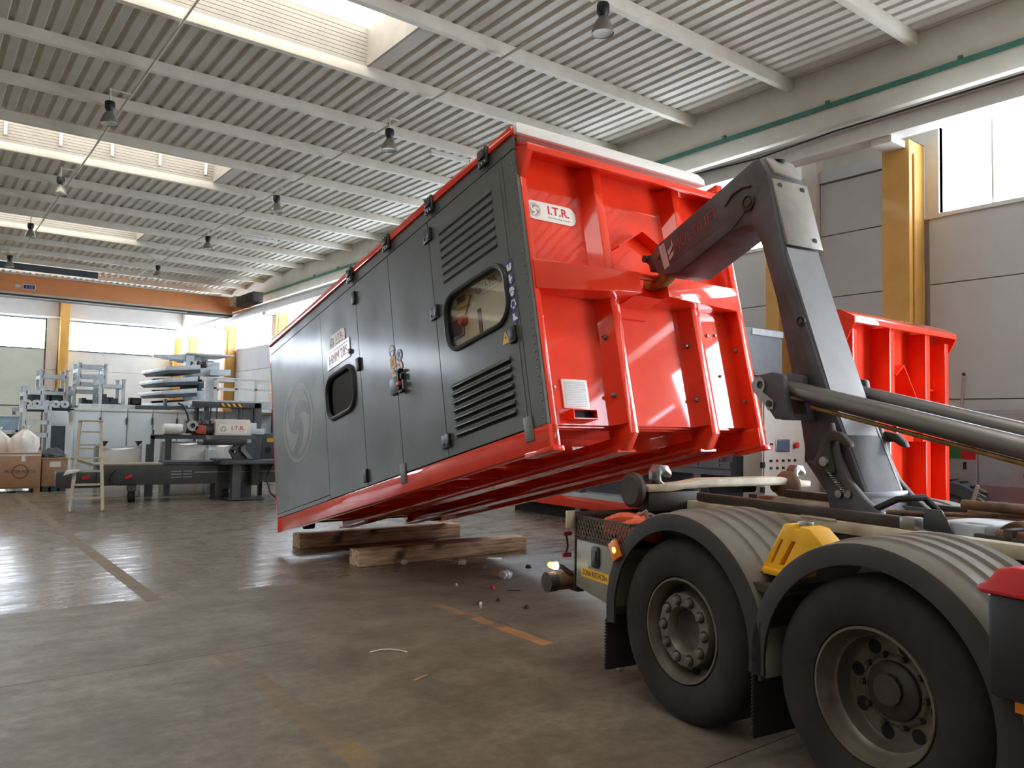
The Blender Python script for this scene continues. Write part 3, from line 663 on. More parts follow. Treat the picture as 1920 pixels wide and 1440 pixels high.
def plain_wheel(x, t):
    B().lathe([(.295, .02), (.31, -.01), (.44, -.03), (.515, .004), (.53, .03), (.53, .28), (.515, .31), (.44, .345), (.31, .325), (.295, .29)], (x, t, R_-.012), 'x', 40, close=True).done('tyre', RUB, tk, smooth=True)
    B().lathe([(.30, .3), (.26, .2), (0, .2)], (x, t, R_-.012), 'x', 32).done('rim', RIM, tk, smooth=True)
for t in (0, -1.245):
    plain_wheel(2.17, t)
    if t: plain_wheel(.36, t); plain_wheel(1.8, t)
    B().cyl((.1, t, R_), (2.4, t, R_), .07, 12).done('axle', DFRAME, tk)
# mudguards: swept arcs
def arc_pt(t0, r, a): return V((0, t0+r*math.cos(a), .52+r*math.sin(a)))
def mudguard(t0, a0, a1, x0=-.06, x1=.60, near=True):
    prof = [(0, .565), (0, .655), (.012, .672), (.04, .68), (.30, .684), (.66, .676), (.66, .665), (.04, .668), (.018, .655), (.012, .57)]
    N = 40
    def sw(prof, name, m, parent, a0=a0, a1=a1):
        b = B(); rings = []
        for i in range(N+1):
            a = a0+(a1-a0)*i/N; c, s_ = math.cos(a), math.sin(a)
            rings.append([b.bm.verts.new(((x0+p[0]) if near else (x1-p[0]), t0+p[1]*c, .52+p[1]*s_)) for p in prof])
        n_ = len(prof)
        for A, Q in zip(rings, rings[1:]):
            for k in range(n_): b.bm.faces.new((A[k], A[(k+1) % n_], Q[(k+1) % n_], Q[k]))
        b.bm.faces.new(rings[0][::-1]); b.bm.faces.new(rings[-1])
        return b.done(name, m, parent, smooth=True)
    g = sw([(.012, .60), (.012, .668), (.03, .678), (.30, .684), (.66, .676), (.66, .662), (.04, .664)], 'mudguard', FEND, tk)
    sw([(0, .575), (0, .655), (.012, .671), (.016, .671), (.016, .575)], 'mudguard_lip', FLIP, g)
    for k in range(4):
        xx = .16+k*.125; sw([(xx, .675), (xx+.008, .694), (xx+.066, .694), (xx+.074, .675)], 'raised_rib', FEND, g, pi*.5+.85 if k < 9 else 0, pi*.5-.95)
    return g
mudguard(0, -.14, pi+.12); mudguard(-1.245, -.12, pi+.2)
mudguard(0, .1, pi+.1, 1.9, 2.56, False); mudguard(-1.245, -.1, pi+.1, 1.9, 2.56, False)
# lower front extensions of the guards and bracket between them
B().box(-.06, .5, -.655, -.635, .42, .72).done('guard_skirt', FLIP, tk, bev=.004)
B().box(-.02, .55, -.70, -.55, .86, .90).box(.0, .5, -.66, -.60, .55, .88).done('guard_bracket', DFRAME, tk)
def flap(t):
    b = B(); b.box(-.055, .56, t-.006, t+.006, .12, .46)
    for k in range(16): b.box(-.066, -.055, t-.006, t+.006, .13+k*.02, .142+k*.02)
    b.done('mud_flap', RUB, tk)
flap(.655); flap(-.60)
# rear toolbox with open mesh basket
tb = B().prism([(.60, .53), (1.02, .59), (1.02, .92), (.60, .92)], 'x', -.05, .42).done('toolbox', TOOL, tk, bev=.006)
hd = B().prism(rrect(-.045, .045, -.075, .07, .026, 3), 'z', 0, .014).done('latch_handle', BLK, tb, bev=.004); put(hd, NEAR(.785, .825))
B().box(-.018, .018, -.03, .04, .014, .022).done('latch_lever', DGREY, hd, bev=.003)
sg = B().box(-.155, .155, -.033, .033, 0, .002).done('risk_label', YSIGN, tb); put(sg, NEAR(.80, .70) @ M.Rotation(-.02, 4, 'Z'))
text('ZONA RISCHI 20m', .052, BLK, sg, M.Translation((0, 0, .0026)), sx=.66)
B().lathe([(0, -.004), (.025, 0), (.024, .002)], (-.05, .86, .755), 'x', 16).done('lock_disc', STEEL, tb, smooth=True)
bk = bpy.data.objects.new('mesh_basket', None); C.objects.link(bk); bk.parent = tk
fr = B(); z1 = 1.075
for a, c in (((-.05, .42, z1), (-.05, 1.03, z1)), ((-.05, 1.03, z1), (.42, 1.03, z1)), ((.42, 1.03, z1), (.42, .42, z1)), ((.42, .42, z1), (-.05, .42, z1)), ((-.05, 1.03, .92), (-.05, 1.03, z1)), ((.42, 1.03, .92), (.42, 1.03, z1)), ((-.05, .42, .92), (-.05, 1.03, .92))): fr.bar(a, c, .014)
fr.done('basket_rim', DFRAME, bk)
ms = B()
for j in range(5):
    for i in range(18):
        y = .42+(i+.5*(j % 2))*.034; z = .925+j*.030
        for dy in (.017, -.017):
            if .42 <= y+dy <= 1.03: ms.bar((-.05, y, z), (-.05, y+dy, z+.030), .007, .005)
    for i in range(13):
        x = -.05+(i+.5*(j % 2))*.036; z = .925+j*.03
        for dx in (.018, -.018):
            if -.05 <= x+dx < .42: ms.bar((x, 1.03, z), (x+dx, 1.03, z+.03), .007, .005)
ms.done('expanded_mesh', mat('mesh_steel', (112, 102, 90), .6, .3, .15, 8), bk, kind='stuff')
B().box(-.05, .42, .42, 1.03, .918, .925).done('basket_floor', DFRAME, bk)
# rear end plate, reflector board, lamps, underrun bar
B().box(-.05, 1.9, 1.035, 1.05, .56, 1.10).done('rear_plate', DFRAME, tk, bev=.004)
B().box(-.115, -.045, 1.05, 1.065, .985, 1.105).done('reflector_board', CREAM, tk, bev=.004)
B().box(-.115, -.05, 1.08, 1.1, .93, .955).box(-.115, -.05, 1.08, 1.1, .78, .81).done('hose_fitting', mat('red_fitting', (150, 44, 50), .45), tk)
B().tube([(-.095, 1.09, .94), (-.075, 1.1, .90), (-.07, 1.1, .85), (-.095, 1.09, .79)], .007, 6).done('hose', RUB, tk, smooth=True)
B().cyl((-.205, 1.15, .605), (2.55, 1.15, .605), .062, 20).done('underrun_bar', RUST, tk, smooth=True)
B().lathe([(.069, -.21), (.069, -.14), (.06, -.135)], (0, 1.15, .605), 'x', 20).lathe([(0, -.212), (.069, -.21)], (0, 1.15, .605), 'x', 20).done('bar_end_cap', DFRAME, tk)
B().box(-.02, .04, 1.05, 1.2, .54, .66).done('bar_bracket', DFRAME, tk)
mk = B().tube([(-.04, 1.1, .66), (-.08, 1.15, .70), (-.13, 1.16, .71)], .018, 8).done('marker_arm', RUB, tk, smooth=True)
B().lathe([(0, -.024), (.024, -.018), (.028, .0), (.028, .012)], (-.135, 1.155, .712), 'x', 16).done('white_lamp', LWHITE, mk, smooth=True)
B().lathe([(0, .02), (.018, .016), (.022, .0), (.022, -.012)], (-.14, 1.205, .71), 'y', 16).done('amber_lamp', AMBER, mk, smooth=True)
ml = B().hexa([(-.062, .555, .90), (-.062, .50, .83), (-.045, .50, .83), (-.045, .555, .90), (-.062, .60, .985), (-.062, .545, .94), (-.045, .545, .94), (-.045, .60, .985)])
bpy.data.meshes.remove(bpy.data.meshes.new('x')); ml.bm.free()
ml = B().box(-.045, .045, -.06, .06, 0, .018).done('side_marker_lamp', LENSO, tk, bev=.004); put(ml, frame_m((-.062, .555, .905), (0, -1, 0), (0, 0, 1)) @ M.Rotation(.55, 4, 'Z'))
B().lathe([(0, .024), (.012, .022), (.02, .018)], (0, 0, 0), 'z', 12).done('bulb', AMBER, ml)
B().box(-.09, -.06, -1.97, -1.90, .67, .745).done('side_marker_lamp', LENSO, tk, bev=.004)
# chassis and subframe
for x0 in (.78, 1.68):
    B().prism([(1.08, 1.12), (1.0, 1.10), (-3.0, 1.10), (-3.0, 1.17), (1.08, 1.17)], 'x', x0, x0+.09).done('subframe_beam', CREAM, tk, bev=.004)
    B().box(x0-.002, x0+.092, 1.0, 1.082, 1.10, 1.172).done('beam_end', DFRAME, tk)
    B().box(x0+.02, x0+.07, -3.0, 1.03, .78, 1.10).done('chassis_rail', DFRAME, tk)
    B().box(x0+.02, x0+.09, -.9, .75, 1.175, 1.235).done('slide_tube', DFRAME, tk, bev=.01)
    B().box(x0+.015, x0+.095, -.93, -.84, 1.173, 1.238).done('tube_end', STEEL, tk, bev=.006)
    B().box(x0-.01, x0+.0, -.45, -.2, 1.168, 1.18).done('wear_strip', CREAM, tk)
for t in (.8, .2, -.4, -1.0, -1.7): B().box(.8, 1.77, t-.05, t+.05, .85, 1.08).done('cross_member', DFRAME, tk)
B().box(.1, 2.4, -3, -1.9, .7, 1.05).done('tank_body', DFRAME, tk, bev=.02)
# rear rollers with cross tube and container locks
B().prism([(.40, 1.24), (.62, 1.24), (.75, 1.255), (1.0, 1.26), (1.75, 1.26), (1.9, 1.24), (2.08, 1.24), (2.08, 1.29), (1.9, 1.295), (1.75, 1.325), (.95, 1.325), (.75, 1.30), (.40, 1.29)], 'y', .80, .94).done('cross_tube', CREAM, tk, bev=.012)
B().prism(rrect(1.12, 1.62, 1.20, 1.275, .03, 4), 'y', .95, .955).done('tube_cutout', DARK, tk)
B().lathe([(0, -.07), (.10, -.07), (.125, -.05), (.125, -.02), (.085, .0), (.05, .03), (.05, .16), (0, .16)], (.38, .9, 1.25), 'x', 32).done('rear_roller', DFRAME, tk, smooth=True)
B().lathe([(0, -.1), (.05, -.1), (.05, -.05), (.09, -.02), (.12, .03), (.12, .06), (0, .06)], (1.83, .86, 1.25), 'x', 32).done('rear_roller', RUST, tk, smooth=True)
B().box(.42, .9, .82, .95, 1.1, 1.24).done('roller_bracket', DFRAME, tk, bev=.01)
B().cyl((.4, 1.0, 1.16), (.75, 1.0, 1.16), .045, 12).done('pivot_shaft', DFRAME, tk, smooth=True)
def lock_hook(x, t, z, s=1., flip=1):
    pts = [(0, 0), (-.045, .03), (-.05, .075), (-.02, .105), (.03, .10), (.055, .065), (.05, .04), (.03, .055), (.01, .07), (-.012, .055), (-.01, .03), (.03, .0)]
    return B().prism([(x+p[0]*s*flip, z+p[1]*s) for p in pts], 'y', t-.04, t+.04)
lock_hook(.56, .87, 1.275, 1.5).done('lock_hook', STEEL, tk, bev=.006)
lock_hook(1.98, .87, 1.275, 1.35, 1).done('lock_hook', STEEL, tk, bev=.006)
# hook arm
ARMS = (1.05, 1.43)
mast = [(.33, 3.50), (.18, 2.88), (-.205, 1.87), (-.50, 1.2), (-.42, 1.14), (-.27, 1.18), (-.01, 1.48), (.06, 1.88), (.245, 2.60), (.37, 2.98), (.43, 3.12), (.47, 3.16), (.46, 3.3)]
am = B().prism(mast, 'x', *ARMS).done('hook_arm', ARM, tk, bev=.012)
jib = [(.33, 3.50), (.41, 3.635), (.47, 3.63), (1.545, 3.205), (1.60, 3.12), (1.52, 2.99), (1.40, 2.93), (1.25, 2.925), (.65, 3.16), (.55, 3.17), (.42, 3.14), (.36, 3.2)]
jb = B().prism(jib, 'x', 1.06, 1.42).done('jib', ARM, tk, bev=.012)
B().prism([(.50, 3.30), (1.50, 2.965), (1.25, 2.935), (.66, 3.17)], 'x', 1.052, 1.06).done('jib_side_plate', ARM, jb, bev=.003)
B().prism([(.18, 2.95), (-.185, 1.93), (-.48, 1.22), (-.50, 1.2), (-.205, 1.87), (.185, 2.87)], 'x', 1.08, 1.40).done('arm_face', mat('arm_lit_grey', (136, 140, 146), .42, .1, .1, 3), am)  # front face coloured lighter to show the daylight falling on it
# lighter cap plates on the elbow
B().prism([(.318, 3.52), (.40, 3.648), (.475, 3.645), (.475, 3.632), (.412, 3.632), (.335, 3.505)], 'x', 1.12, 1.40).done('elbow_cap', ARML, am, bev=.003)
ep = B().hexa([(1.09, .175, 2.97), (1.45, .175, 2.97), (1.45, .20, 2.97), (1.09, .20, 2.97), (1.09, .315, 3.47), (1.45, .315, 3.47), (1.45, .345, 3.47), (1.09, .345, 3.47)]).done('elbow_plate', ARML, am, bev=.004)
for x_, q in ((1.15, .9), (1.38, .9), (1.38, .12)):
    y_ = .175+(.315-.175)*q; z_ = 2.97+.5*q; B().cyl((x_, y_-.003, z_), (x_, y_+.01, z_), .022, 12).done('plate_hole', DARK, ep)
B().lathe([(0, -.02), (.05, -.02), (.065, 0)], (1.26, .43, 3.637), 'z', 16).done('cap_hole', DARK, am)
bpy.data.objects['cap_hole'].location.z = .012
for y_, z_, r in ((.50, 3.33, .06), (.03, 2.42, .035)):
    B().lathe([(0, -.012), (r*.5, -.012), (r*.55, -.004), (r*.75, -.004), (r*.8, -.014), (r, -.012), (r, 0)], (1.052, y_, z_), 'x', 20).done('pivot_pin', DFRAME, am, smooth=True)
B().tube([(1.052, .74, 3.36), (1.05, .66, 3.43), (1.05, .56, 3.46), (1.052, .48, 3.45)], .008, 6).done('weld_bead', ARM, am, smooth=True)
# maker lettering on the jib
jx = V((0, -1.08, .41)).normalized(); jy = V((0, .41, 1.08)).normalized()
text('MULTILIFT', .125, mat('faded_red', (150, 66, 66), .6), jb, frame_m((1.058, 1.07, 3.24), jx, jy), sx=.92, shear=.15)
hm = B().prism([(-.07, -.11), (.0, -.11), (.0, .11), (-.07, .11)], 'z', 0, .001).prism([(.015, -.02), (.035, -.02), (.09, .03), (.09, .09), (.07, .04), (.015, .02)], 'z', 0, .001).prism([(.015, -.07), (.07, -.045), (.085, -.01), (.015, -.035)], 'z', 0, .001).done('white_emblem', mat('faded_white', (190, 166, 168), .6), jb, kind='stuff')
put(hm, frame_m((1.057, 1.39, 3.115), jx, jy))
# hook
hp = [(1.50, 3.05), (1.60, 2.98), (1.66, 2.945), (1.735, 2.925), (1.80, 2.92), (1.855, 2.94), (1.88, 2.985)]
hk = B(); rings = []
B_pts = [V((1.245, a, c)) for a, c in hp]
path = []
for i, p in enumerate(B_pts):
    t_ = (B_pts[min(i+1, len(hp)-1)]-B_pts[max(i-1, 0)]).normalized(); nrm = V((1, 0, 0)).cross(t_)
    sc2 = (1, 1.15, 1.2, 1.15, 1, .8, .45)[i]
    path.append((p, V((1, 0, 0))*sc2, nrm*sc2))
hk.sweep(path, rrect(-.055, .055, -.045, .045, .03, 3)).done('hook', HOOKY, tk, smooth=True)
hl = B().prism([(1.56, 3.17), (1.80, 3.195), (1.84, 3.15), (1.78, 3.10), (1.76, 3.04), (1.56, 3.03)], 'x', 1.19, 1.30).done('hook_lock', DFRAME, tk, bev=.01)
B().box(1.18, 1.31, 1.55, 1.68, 3.05, 3.15).done('lock_block', mat('dull_yellow', (170, 130, 60), .55), hl, bev=.01)
B().cyl((1.17, 1.82, 3.165), (1.32, 1.82, 3.165), .032, 14).done('lock_roller', DFRAME, hl, smooth=True)
B().lathe([(0, -.015), (.03, -.012), (.03, 0)], (1.06, 1.50, 3.12), 'x', 14).done('jib_pin', RUST, jb, smooth=True)
# lugs and lift cylinders
for x0, x1 in ((.80, .85), (.97, 1.04), (1.44, 1.50), (1.62, 1.67)):
    B().prism([(.205, 2.05), (.06, 2.07), (-.03, 2.05), (-.05, 1.92), (-.10, 1.76), (.03, 1.765), (.19, 1.95)], 'x', x0, x1).done('cylinder_lug', ARM, tk, bev=.008)
B().box(.85, 1.05, -.09, .02, 1.76, 1.80).box(1.44, 1.62, -.09, .02, 1.76, 1.80).done('lug_web', ARM, tk)
lp = B().plate([(.16+.055*math.cos(a), 1.985+.06*math.sin(a)) for a in [x*pi/8 for x in range(-2, 11)]] + [(.03, 1.88), (.035, 1.83), (.075, 1.82), (.105, 1.86)], [circ(.145, 1.99, .026, 12)], 'x', .788, .80).done('pin_keeper', STEEL, tk)
B().lathe([(0, -.012), (.022, -.01), (.022, 0)], (.79, .065, 1.865), 'x', 10).done('keeper_bolt', DFRAME, lp)
for x in (.91, 1.56):
    c0, c1 = V((x, .13, 1.99)), V((x, -3.3, 1.20)); d = (c1-c0).normalized()
    B().cyl((x-.07, .13, 1.99), (x+.07, .13, 1.99), .055, 16).done('rod_eye', HOOKY, tk, smooth=True)
    B().cyl(c0+d*.02, c0+d*.14, .058, 18, .05).done('rod_collar', HOOKY, tk, smooth=True)
    B().cyl(c0+d*.13, c1, .058, 24).done('piston_rod', CHROME, tk, smooth=True)
    B().tube([c0+d*.3+V((0, 0, -.078)), c1+V((0, 0, -.078))], .014, 8).done('oil_pipe', HOOKY, tk, smooth=True)
# foot of the arm
for x0, x1, sg in ((.98, 1.03, -1), (1.45, 1.50, 1)):
    B().prism([(-.25, 1.75), (-.30, 1.55), (-.38, 1.40), (-.48, 1.30), (-.62, 1.20), (-.66, 1.1), (-.28, 1.1), (-.22, 1.3), (-.17, 1.5)], 'x', x0, x1).done('arm_foot', ARM, tk, bev=.008)
B().box(1.03, 1.45, -.46, -.36, 1.27, 1.33).box(1.03, 1.45, -.62, -.5, 1.1, 1.16).done('foot_cross', mat('arm_lit_grey', (136, 140, 146)), tk, bev=.006)
def keeper(x):
    pts = [(.0, 1.50), (-.04, 1.50), (-.075, 1.56), (-.10, 1.66), (-.16, 1.70), (-.24, 1.685), (-.30, 1.63), (-.31, 1.60), (-.27, 1.605), (-.22, 1.635), (-.17, 1.63), (-.165, 1.58), (-.18, 1.52), (-.20, 1.44), (-.13, 1.42), (-.05, 1.46)]
    B().prism([(p[0]-.10, p[1]) for p in pts], 'x', x, x+.05).done('locking_jaw', DFRAME, tk, bev=.006)
    B().lathe([(0, -.02), (.03, -.018), (.035, 0)], (x, -.23, 1.505), 'x', 14).done('jaw_pin', STEEL, tk, smooth=True)
keeper(.955); keeper(1.50)
sp = [(.965+.022*math.cos(a*.9), -.245-.125*i/90+.022*math.sin(a*.9)*.5, 1.455-.13*i/90) for i, a in enumerate([k*.75 for k in range(91)])]
B().tube(sp, .005, 5).done('return_spring', STEEL, tk, smooth=True)
for y_, z_ in ((-.24, 1.48), (-.385, 1.315), (-.32, 1.31)): B().lathe([(0, -.02), (.024, -.018), (.026, 0)], (.98, y_, z_), 'x', 12).done('foot_bolt', STEEL, tk, smooth=True)
# deck clutter ahead of the arm
B().prism([(-.66, 1.27), (-.90, 1.265), (-.98, 1.125), (-.83, 1.125)], 'x', 1.08, 1.095).done('guard_plate', DGREY, tk, bev=.003)
B().box(1.15, 1.6, -1.1, -.82, 1.02, 1.2).done('oil_tank', STILL, tk, bev=.02)
B().lathe([(0, 0), (.10, 0), (.11, .05), (.11, .2), (.10, .25), (0, .25)], (1.25, -1.2, 1.12), 'x', 24).done('valve_drum', RUST, tk, smooth=True)
for p, q, r in (((1.2, -.95, 1.3), (1.5, -3, 1.27), .028), ((1.0, -1.25, 1.18), (1.1, -3, 1.16), .03), ((1.9, -.7, 1.25), (2.0, -3, 1.22), .025), ((1.0, -.62, 1.23), (1.25, -1.12, 1.25), .014)): B().cyl(p, q, r, 10).done('deck_pipe', RUST, tk, smooth=True)
B().tube([(1.0, -.55, 1.24), (1.1, -.62, 1.30), (1.3, -.66, 1.31), (1.5, -.62, 1.22)], .02, 8).done('hose', RUB, tk, smooth=True)
B().box(.95, 1.0, -1.9, -1.15, 1.12, 1.18).box(.95, 1.3, -1.35, -1.3, 1.08, 1.22).done('valve_block', DFRAME, tk, bev=.01)
B().box(1.6, 1.66, -2.6, -.9, 1.18, 1.24).done('side_bar', mat('dull_red_steel', (110, 60, 64), .55), tk)
# extinguisher box
eb = B().box(-.14, .14, -2.2, -1.83, .72, 1.10).done('extinguisher_box', BLK, tk, bev=.02)
B().prism([(-1.81, 1.10), (-1.80, 1.125), (-1.84, 1.145), (-1.88, 1.20), (-1.94, 1.215), (-2.2, 1.215), (-2.22, 1.10)], 'x', -.165, .165).done('box_lid', REDL, eb, bev=.015)

# things carried on the truck
ck = thing('wheel_chock', 'yellow plastic wheel chock clipped between the two mudguards', 'wheel chock', tk.matrix_basis @ V((.14, -.74, .945)), -math.radians(7.7))
o_ = lambda t, z: (t+.74, z-.945)
outer = [o_(-.53, .945), o_(-.66, .945), o_(-.945, 1.125), o_(-.85, 1.205), o_(-.79, 1.212), o_(-.785, 1.19), o_(-.755, 1.19), o_(-.75, 1.214), o_(-.69, 1.214)]
cbk = B().plate(outer, [[o_(-.60, 1.0), o_(-.615, 1.0), o_(-.685, 1.13), o_(-.672, 1.13)], [o_(-.66, 1.0), o_(-.69, 1.0), o_(-.765, 1.13), o_(-.74, 1.13)]], 'x', -.075, .075).done('wedge', CHOCK, ck, bev=.004)
B().prism([o_(-.54, .96), o_(-.66, .96), o_(-.92, 1.125), o_(-.83, 1.19), o_(-.70, 1.19)], 'x', -.02, .02).done('inner_web', CHOCK, ck)
B().box(-.09, .09, -.02, .18, -.005, .03).done('chock_base', CHOCK, ck, bev=.006)
B().box(-.03, .03, -.055, .005, .235, .285).done('chock_clip', STEEL, ck, bev=.006)
TKM = M.Translation((3.643, 3.092, 0)) @ M.Rotation(-math.radians(7.7), 4, 'Z')
ck.location = TKM @ V((.14, -.74, .945))
def coil(name, label, c, r, h, m, squash=(1, 1, 1), turns=3, grp=None):
    t = thing(name, label, 'lifting strap', TKM @ V(c), -math.radians(7.7), grp)
    pts = [(r*(1+.1*math.sin(3*a))*math.cos(a)*squash[0], r*math.sin(a)*squash[1], h*(a/(2*pi*turns))+.02*math.sin(2*a)) for a in [k*2*pi*turns/48 for k in range(49)]]
    B().tube(pts, .035, 8).done('strap_coil', m, t, smooth=True)
    B().cyl((r*.5, -r*.3, h), (r*.9, -r*.8, h+.05), .012, 8).done('strap_buckle', STEEL, t, smooth=True); return t
coil('webbing_strap', 'faded orange webbing strap coiled at the back of the mesh basket', (.22, .82, .965), .12, .11, ORNG)
coil('webbing_strap', 'orange webbing strap with metal buckle at the front of the mesh basket', (.14, .56, .965), .115, .10, ORNG)
rp = thing('rope', 'dirty brown rope lying in the mesh basket behind the straps', 'rope', TKM @ V((.3, .5, .97)), 0)
B().tube([(.14*math.cos(a), .12*math.sin(a), .02+.012*a+.03*math.sin(1.7*a)) for a in [k*.35 for k in range(30)]], .014, 6).done('rope_coil', RUST, rp, smooth=True)
rk = thing('rake', 'wooden rake head leaning up on the truck deck', 'rake', TKM @ V((1.3, -.93, 1.245)), -math.radians(7.7))
B().bar((0, .0, 0), (0, -.05, .16), .016).done('rake_head', mat('grey_wood', (176, 164, 146), .8), rk)
for k in range(6): B().bar((0, -.008*k-.004, .02+.026*k), (.02, -.05-.008*k, -.005+.026*k), .006).done('tine', mat('grey_wood', (176, 164, 146)), rk)
B().cyl((0, 0, .0), (.08, -1.1, .06), .017, 10).done('rake_handle', RUST, rk, smooth=True)
# ------------------------------------------------------------------ timbers and litter on the floor
def timber(a, b, wd, h, label):
    a, b = V(a), V(b); d = b-a; t = thing('timber_beam', label, 'timber', (a.x, a.y, 0), math.atan2(d.y, d.x), 'squared timbers under the container'); L = d.length
    m = B(); rng = random.Random(3)
    N = 14; rings = []
    for i in range(N+1):
        x = L*i/N; j = lambda: rng.uniform(-.004, .004)
        rings.append([m.bm.verts.new((x, j(), 0)), m.bm.verts.new((x, wd+j(), 0)), m.bm.verts.new((x, wd+j(), h+j())), m.bm.verts.new((x, j(), h+j()))])
    for A, Q in zip(rings, rings[1:]):
        for k in range(4): m.bm.faces.new((A[k], A[(k+1) % 4], Q[(k+1) % 4], Q[k]))
    m.bm.faces.new(rings[0][::-1]); m.bm.faces.new(rings[-1]); m.done('squared_timber', TIMBER, t, bev=.008); return t
timber((4.20, 10.06), (6.72, 10.02), .26, .185, 'weathered squared timber lying under the rear edge of the lifted container')
timber((4.26, 8.44), (6.74, 8.43), .27, .185, 'weathered squared timber lying free in front of the other one')
def litter(name, label, cat, x, y, kind, s=1.):
    rng = random.Random(int(x*100+y*10)); t = thing(name, label, cat, (x, y, 0), -.65 if kind == 'tie' else rng.uniform(0, 6))
    if kind == 'paper':
        b = B()
        for k in range(3):
            cx, cy = rng.uniform(-.03, .03)*s, rng.uniform(-.02, .02)*s; bmesh.ops.create_icosphere(b.bm, subdivisions=2, radius=.022*s, matrix=M.Translation((cx, cy, .02*s)))
        for v in b.bm.verts: v.co += V((rng.uniform(-1, 1), rng.uniform(-1, 1), rng.uniform(-1, 1)))*.013*s; v.co.z = max(0, v.co.z)
        b.done('crumple', WSIGN, t, kind='stuff')
    elif kind == 'bag':
        b = B(); bmesh.ops.create_icosphere(b.bm, subdivisions=3, radius=.07*s, matrix=M.Translation((0, 0, .04)))
        for v in b.bm.verts: v.co += V((rng.uniform(-1, 1)*.4, rng.uniform(-1, 1)*.4, rng.uniform(-1, 1)*.3))*.04; v.co.z = max(0, v.co.z*.8)
        b.done('film', mat('clear_film', (200, 204, 208), .25, 0, .05), t)
    elif kind == 'nut': B().lathe([(.012*s, 0), (.024*s, 0), (.024*s, .02*s), (.012*s, .02*s)], close=True, seg=6).done('nut_ring', DFRAME if s < 1.2 else STEEL, t)
    elif kind == 'cap': B().lathe([(0, .03*s), (.018*s, .028*s), (.022*s, .01*s), (.028*s, .01*s), (.028*s, 0), (0, 0)], seg=12).done('plastic_stopper', BLK if 'black' in label else (RSIGN if 'red' in label else STEEL), t)
    elif kind == 'tie': B().tube([(-.13*s, -.03, .004), (-.06*s, .01, .012), (0, .02, .014), (.07*s, .012, .01), (.13*s, -.01, .004)], .004, 6).done('strip', WSIGN, t)
    elif kind == 'card': B().box(-.09, .09, -.06, .06, 0, .002).done('sheet', WSIGN, t)
    elif kind == 'stick': B().box(-.07, .07, -.008, .008, 0, .008).done('splinter', WOOD if s > .9 else DFRAME, t)
    return t
litter('paper_scrap', 'crumpled white paper right against the middle of the front timber', 'paper', 4.81, 8.33, 'paper', 1.2)
litter('paper_scrap', 'crumpled white paper scrap near the right half of the front timber', 'paper', 5.40, 7.99, 'paper', 1.2)
litter('cable_tie', 'curved white cable tie beside the front timber between two paper scraps', 'cable tie', 5.34, 8.30, 'tie', .7)
litter('metal_nut', 'small dark metal nut on the floor right of the paper scraps', 'nut', 5.48, 7.65, 'nut', 1.3)
litter('plastic_bag', 'clear crumpled plastic film on the floor left of the truck bumper', 'plastic bag', 5.33, 7.03, 'bag')
litter('plastic_stopper', 'black plastic cap on the floor beyond the clear film', 'cap', 5.95, 7.4, 'cap', 1.3)
litter('cable_tie', 'white curled cable tie just left of the truck underrun bar', 'cable tie', 5.80, 6.9, 'tie', .45)
litter('plastic_stopper', 'small red plastic cap on the floor below the clear film', 'cap', 4.89, 6.67, 'cap', 1.)
litter('metal_nut', 'shiny metal nut on the floor near the orange floor stripe', 'nut', 4.35, 6.15, 'nut', 1.4)
litter('plastic_stopper', 'black plastic cap on the floor near the shiny nut', 'cap', 4.59, 6.16, 'cap', .9)
litter('plastic_stopper', 'black plastic cap lying alone towards the rear wheel', 'cap', 4.64, 5.79, 'cap', .9)
litter('paper_card', 'flat white card on the floor by the end of the front timber', 'card', 5.98, 8.12, 'card')
litter('wood_splinter', 'thin dark splinter on the floor beside the red cap', 'splinter', 5.0, 6.45, 'stick', .8)
litter('cable_tie', 'long white cable tie alone on the bare floor in front', 'cable tie', 2.91, 5.25, 'tie', 1.05)
litter('plastic_stopper', 'small grey cap on the floor between the timber and orange stripe', 'cap', 4.64, 6.98, 'cap', .9)
litter('wood_splinter', 'brown splinter on the bare floor in the middle foreground', 'splinter', 2.79, 4.59, 'stick', 1.)
litter('plastic_stopper', 'small grey cap on the floor beside the rear mud flap', 'cap', 4.02, 3.97, 'cap', .8)

# ------------------------------------------------------------------ right background
ef = thing('red_end_frame', 'red ribbed steel end frame standing at the right behind the truck', 'steel frame', (7.9, 4.42, 0))
for x in (0, 2.12): B().box(x, x+.09, 0, .26, .25, 2.78).done('corner_post', RED, ef, bev=.006)
for x in (.78, 1.62): B().box(x, x+.11, 0, .24, .25, 2.86).done('front_rib', RED, ef, bev=.006)
B().box(.05, 2.16, .22, .26, .25, 2.9).done('back_panel', RED, ef)
B().prism([(.27, 3.0), (.10, 2.99), (-.06, 2.90), (-.06, 2.84), (-.02, 2.84), (.10, 2.92), (.27, 2.93)], 'x', -.06, 2.28).done('top_hood', RED, ef, bev=.005)
for x in (-.07, 2.27): B().prism([(.27, 3.0), (.10, 2.99), (-.06, 2.90), (-.06, 2.83), (.04, 2.64), (.27, 2.64)], 'x', x, x+.014).done('hood_gusset', RED, ef)
B().box(.05, .78, -.02, .24, 1.585, 1.80).box(1.5, 2.16, -.02, .24, 1.585, 1.80).box(.86, 1.25, -.03, .24, 1.585, 1.80).done('hook_band', RED, ef, bev=.005)
B().cyl((1.2, .06, 1.69), (1.55, .06, 1.69), .03, 12).done('hook_bar', RED, ef, smooth=True)
B().bar((.88, .1, 2.33), (1.06, .1, 2.45), .24, .014, up=(-.5, 0, .8)).bar((1.06, .1, 2.45), (1.38, .1, 2.06), .24, .014, up=(.5, 0, .8)).done('chevron_guide', RED, ef)
B().box(1.75, 2.1, .12, .22, 2.2, 2.22).done('shelf_bracket', RED, ef)
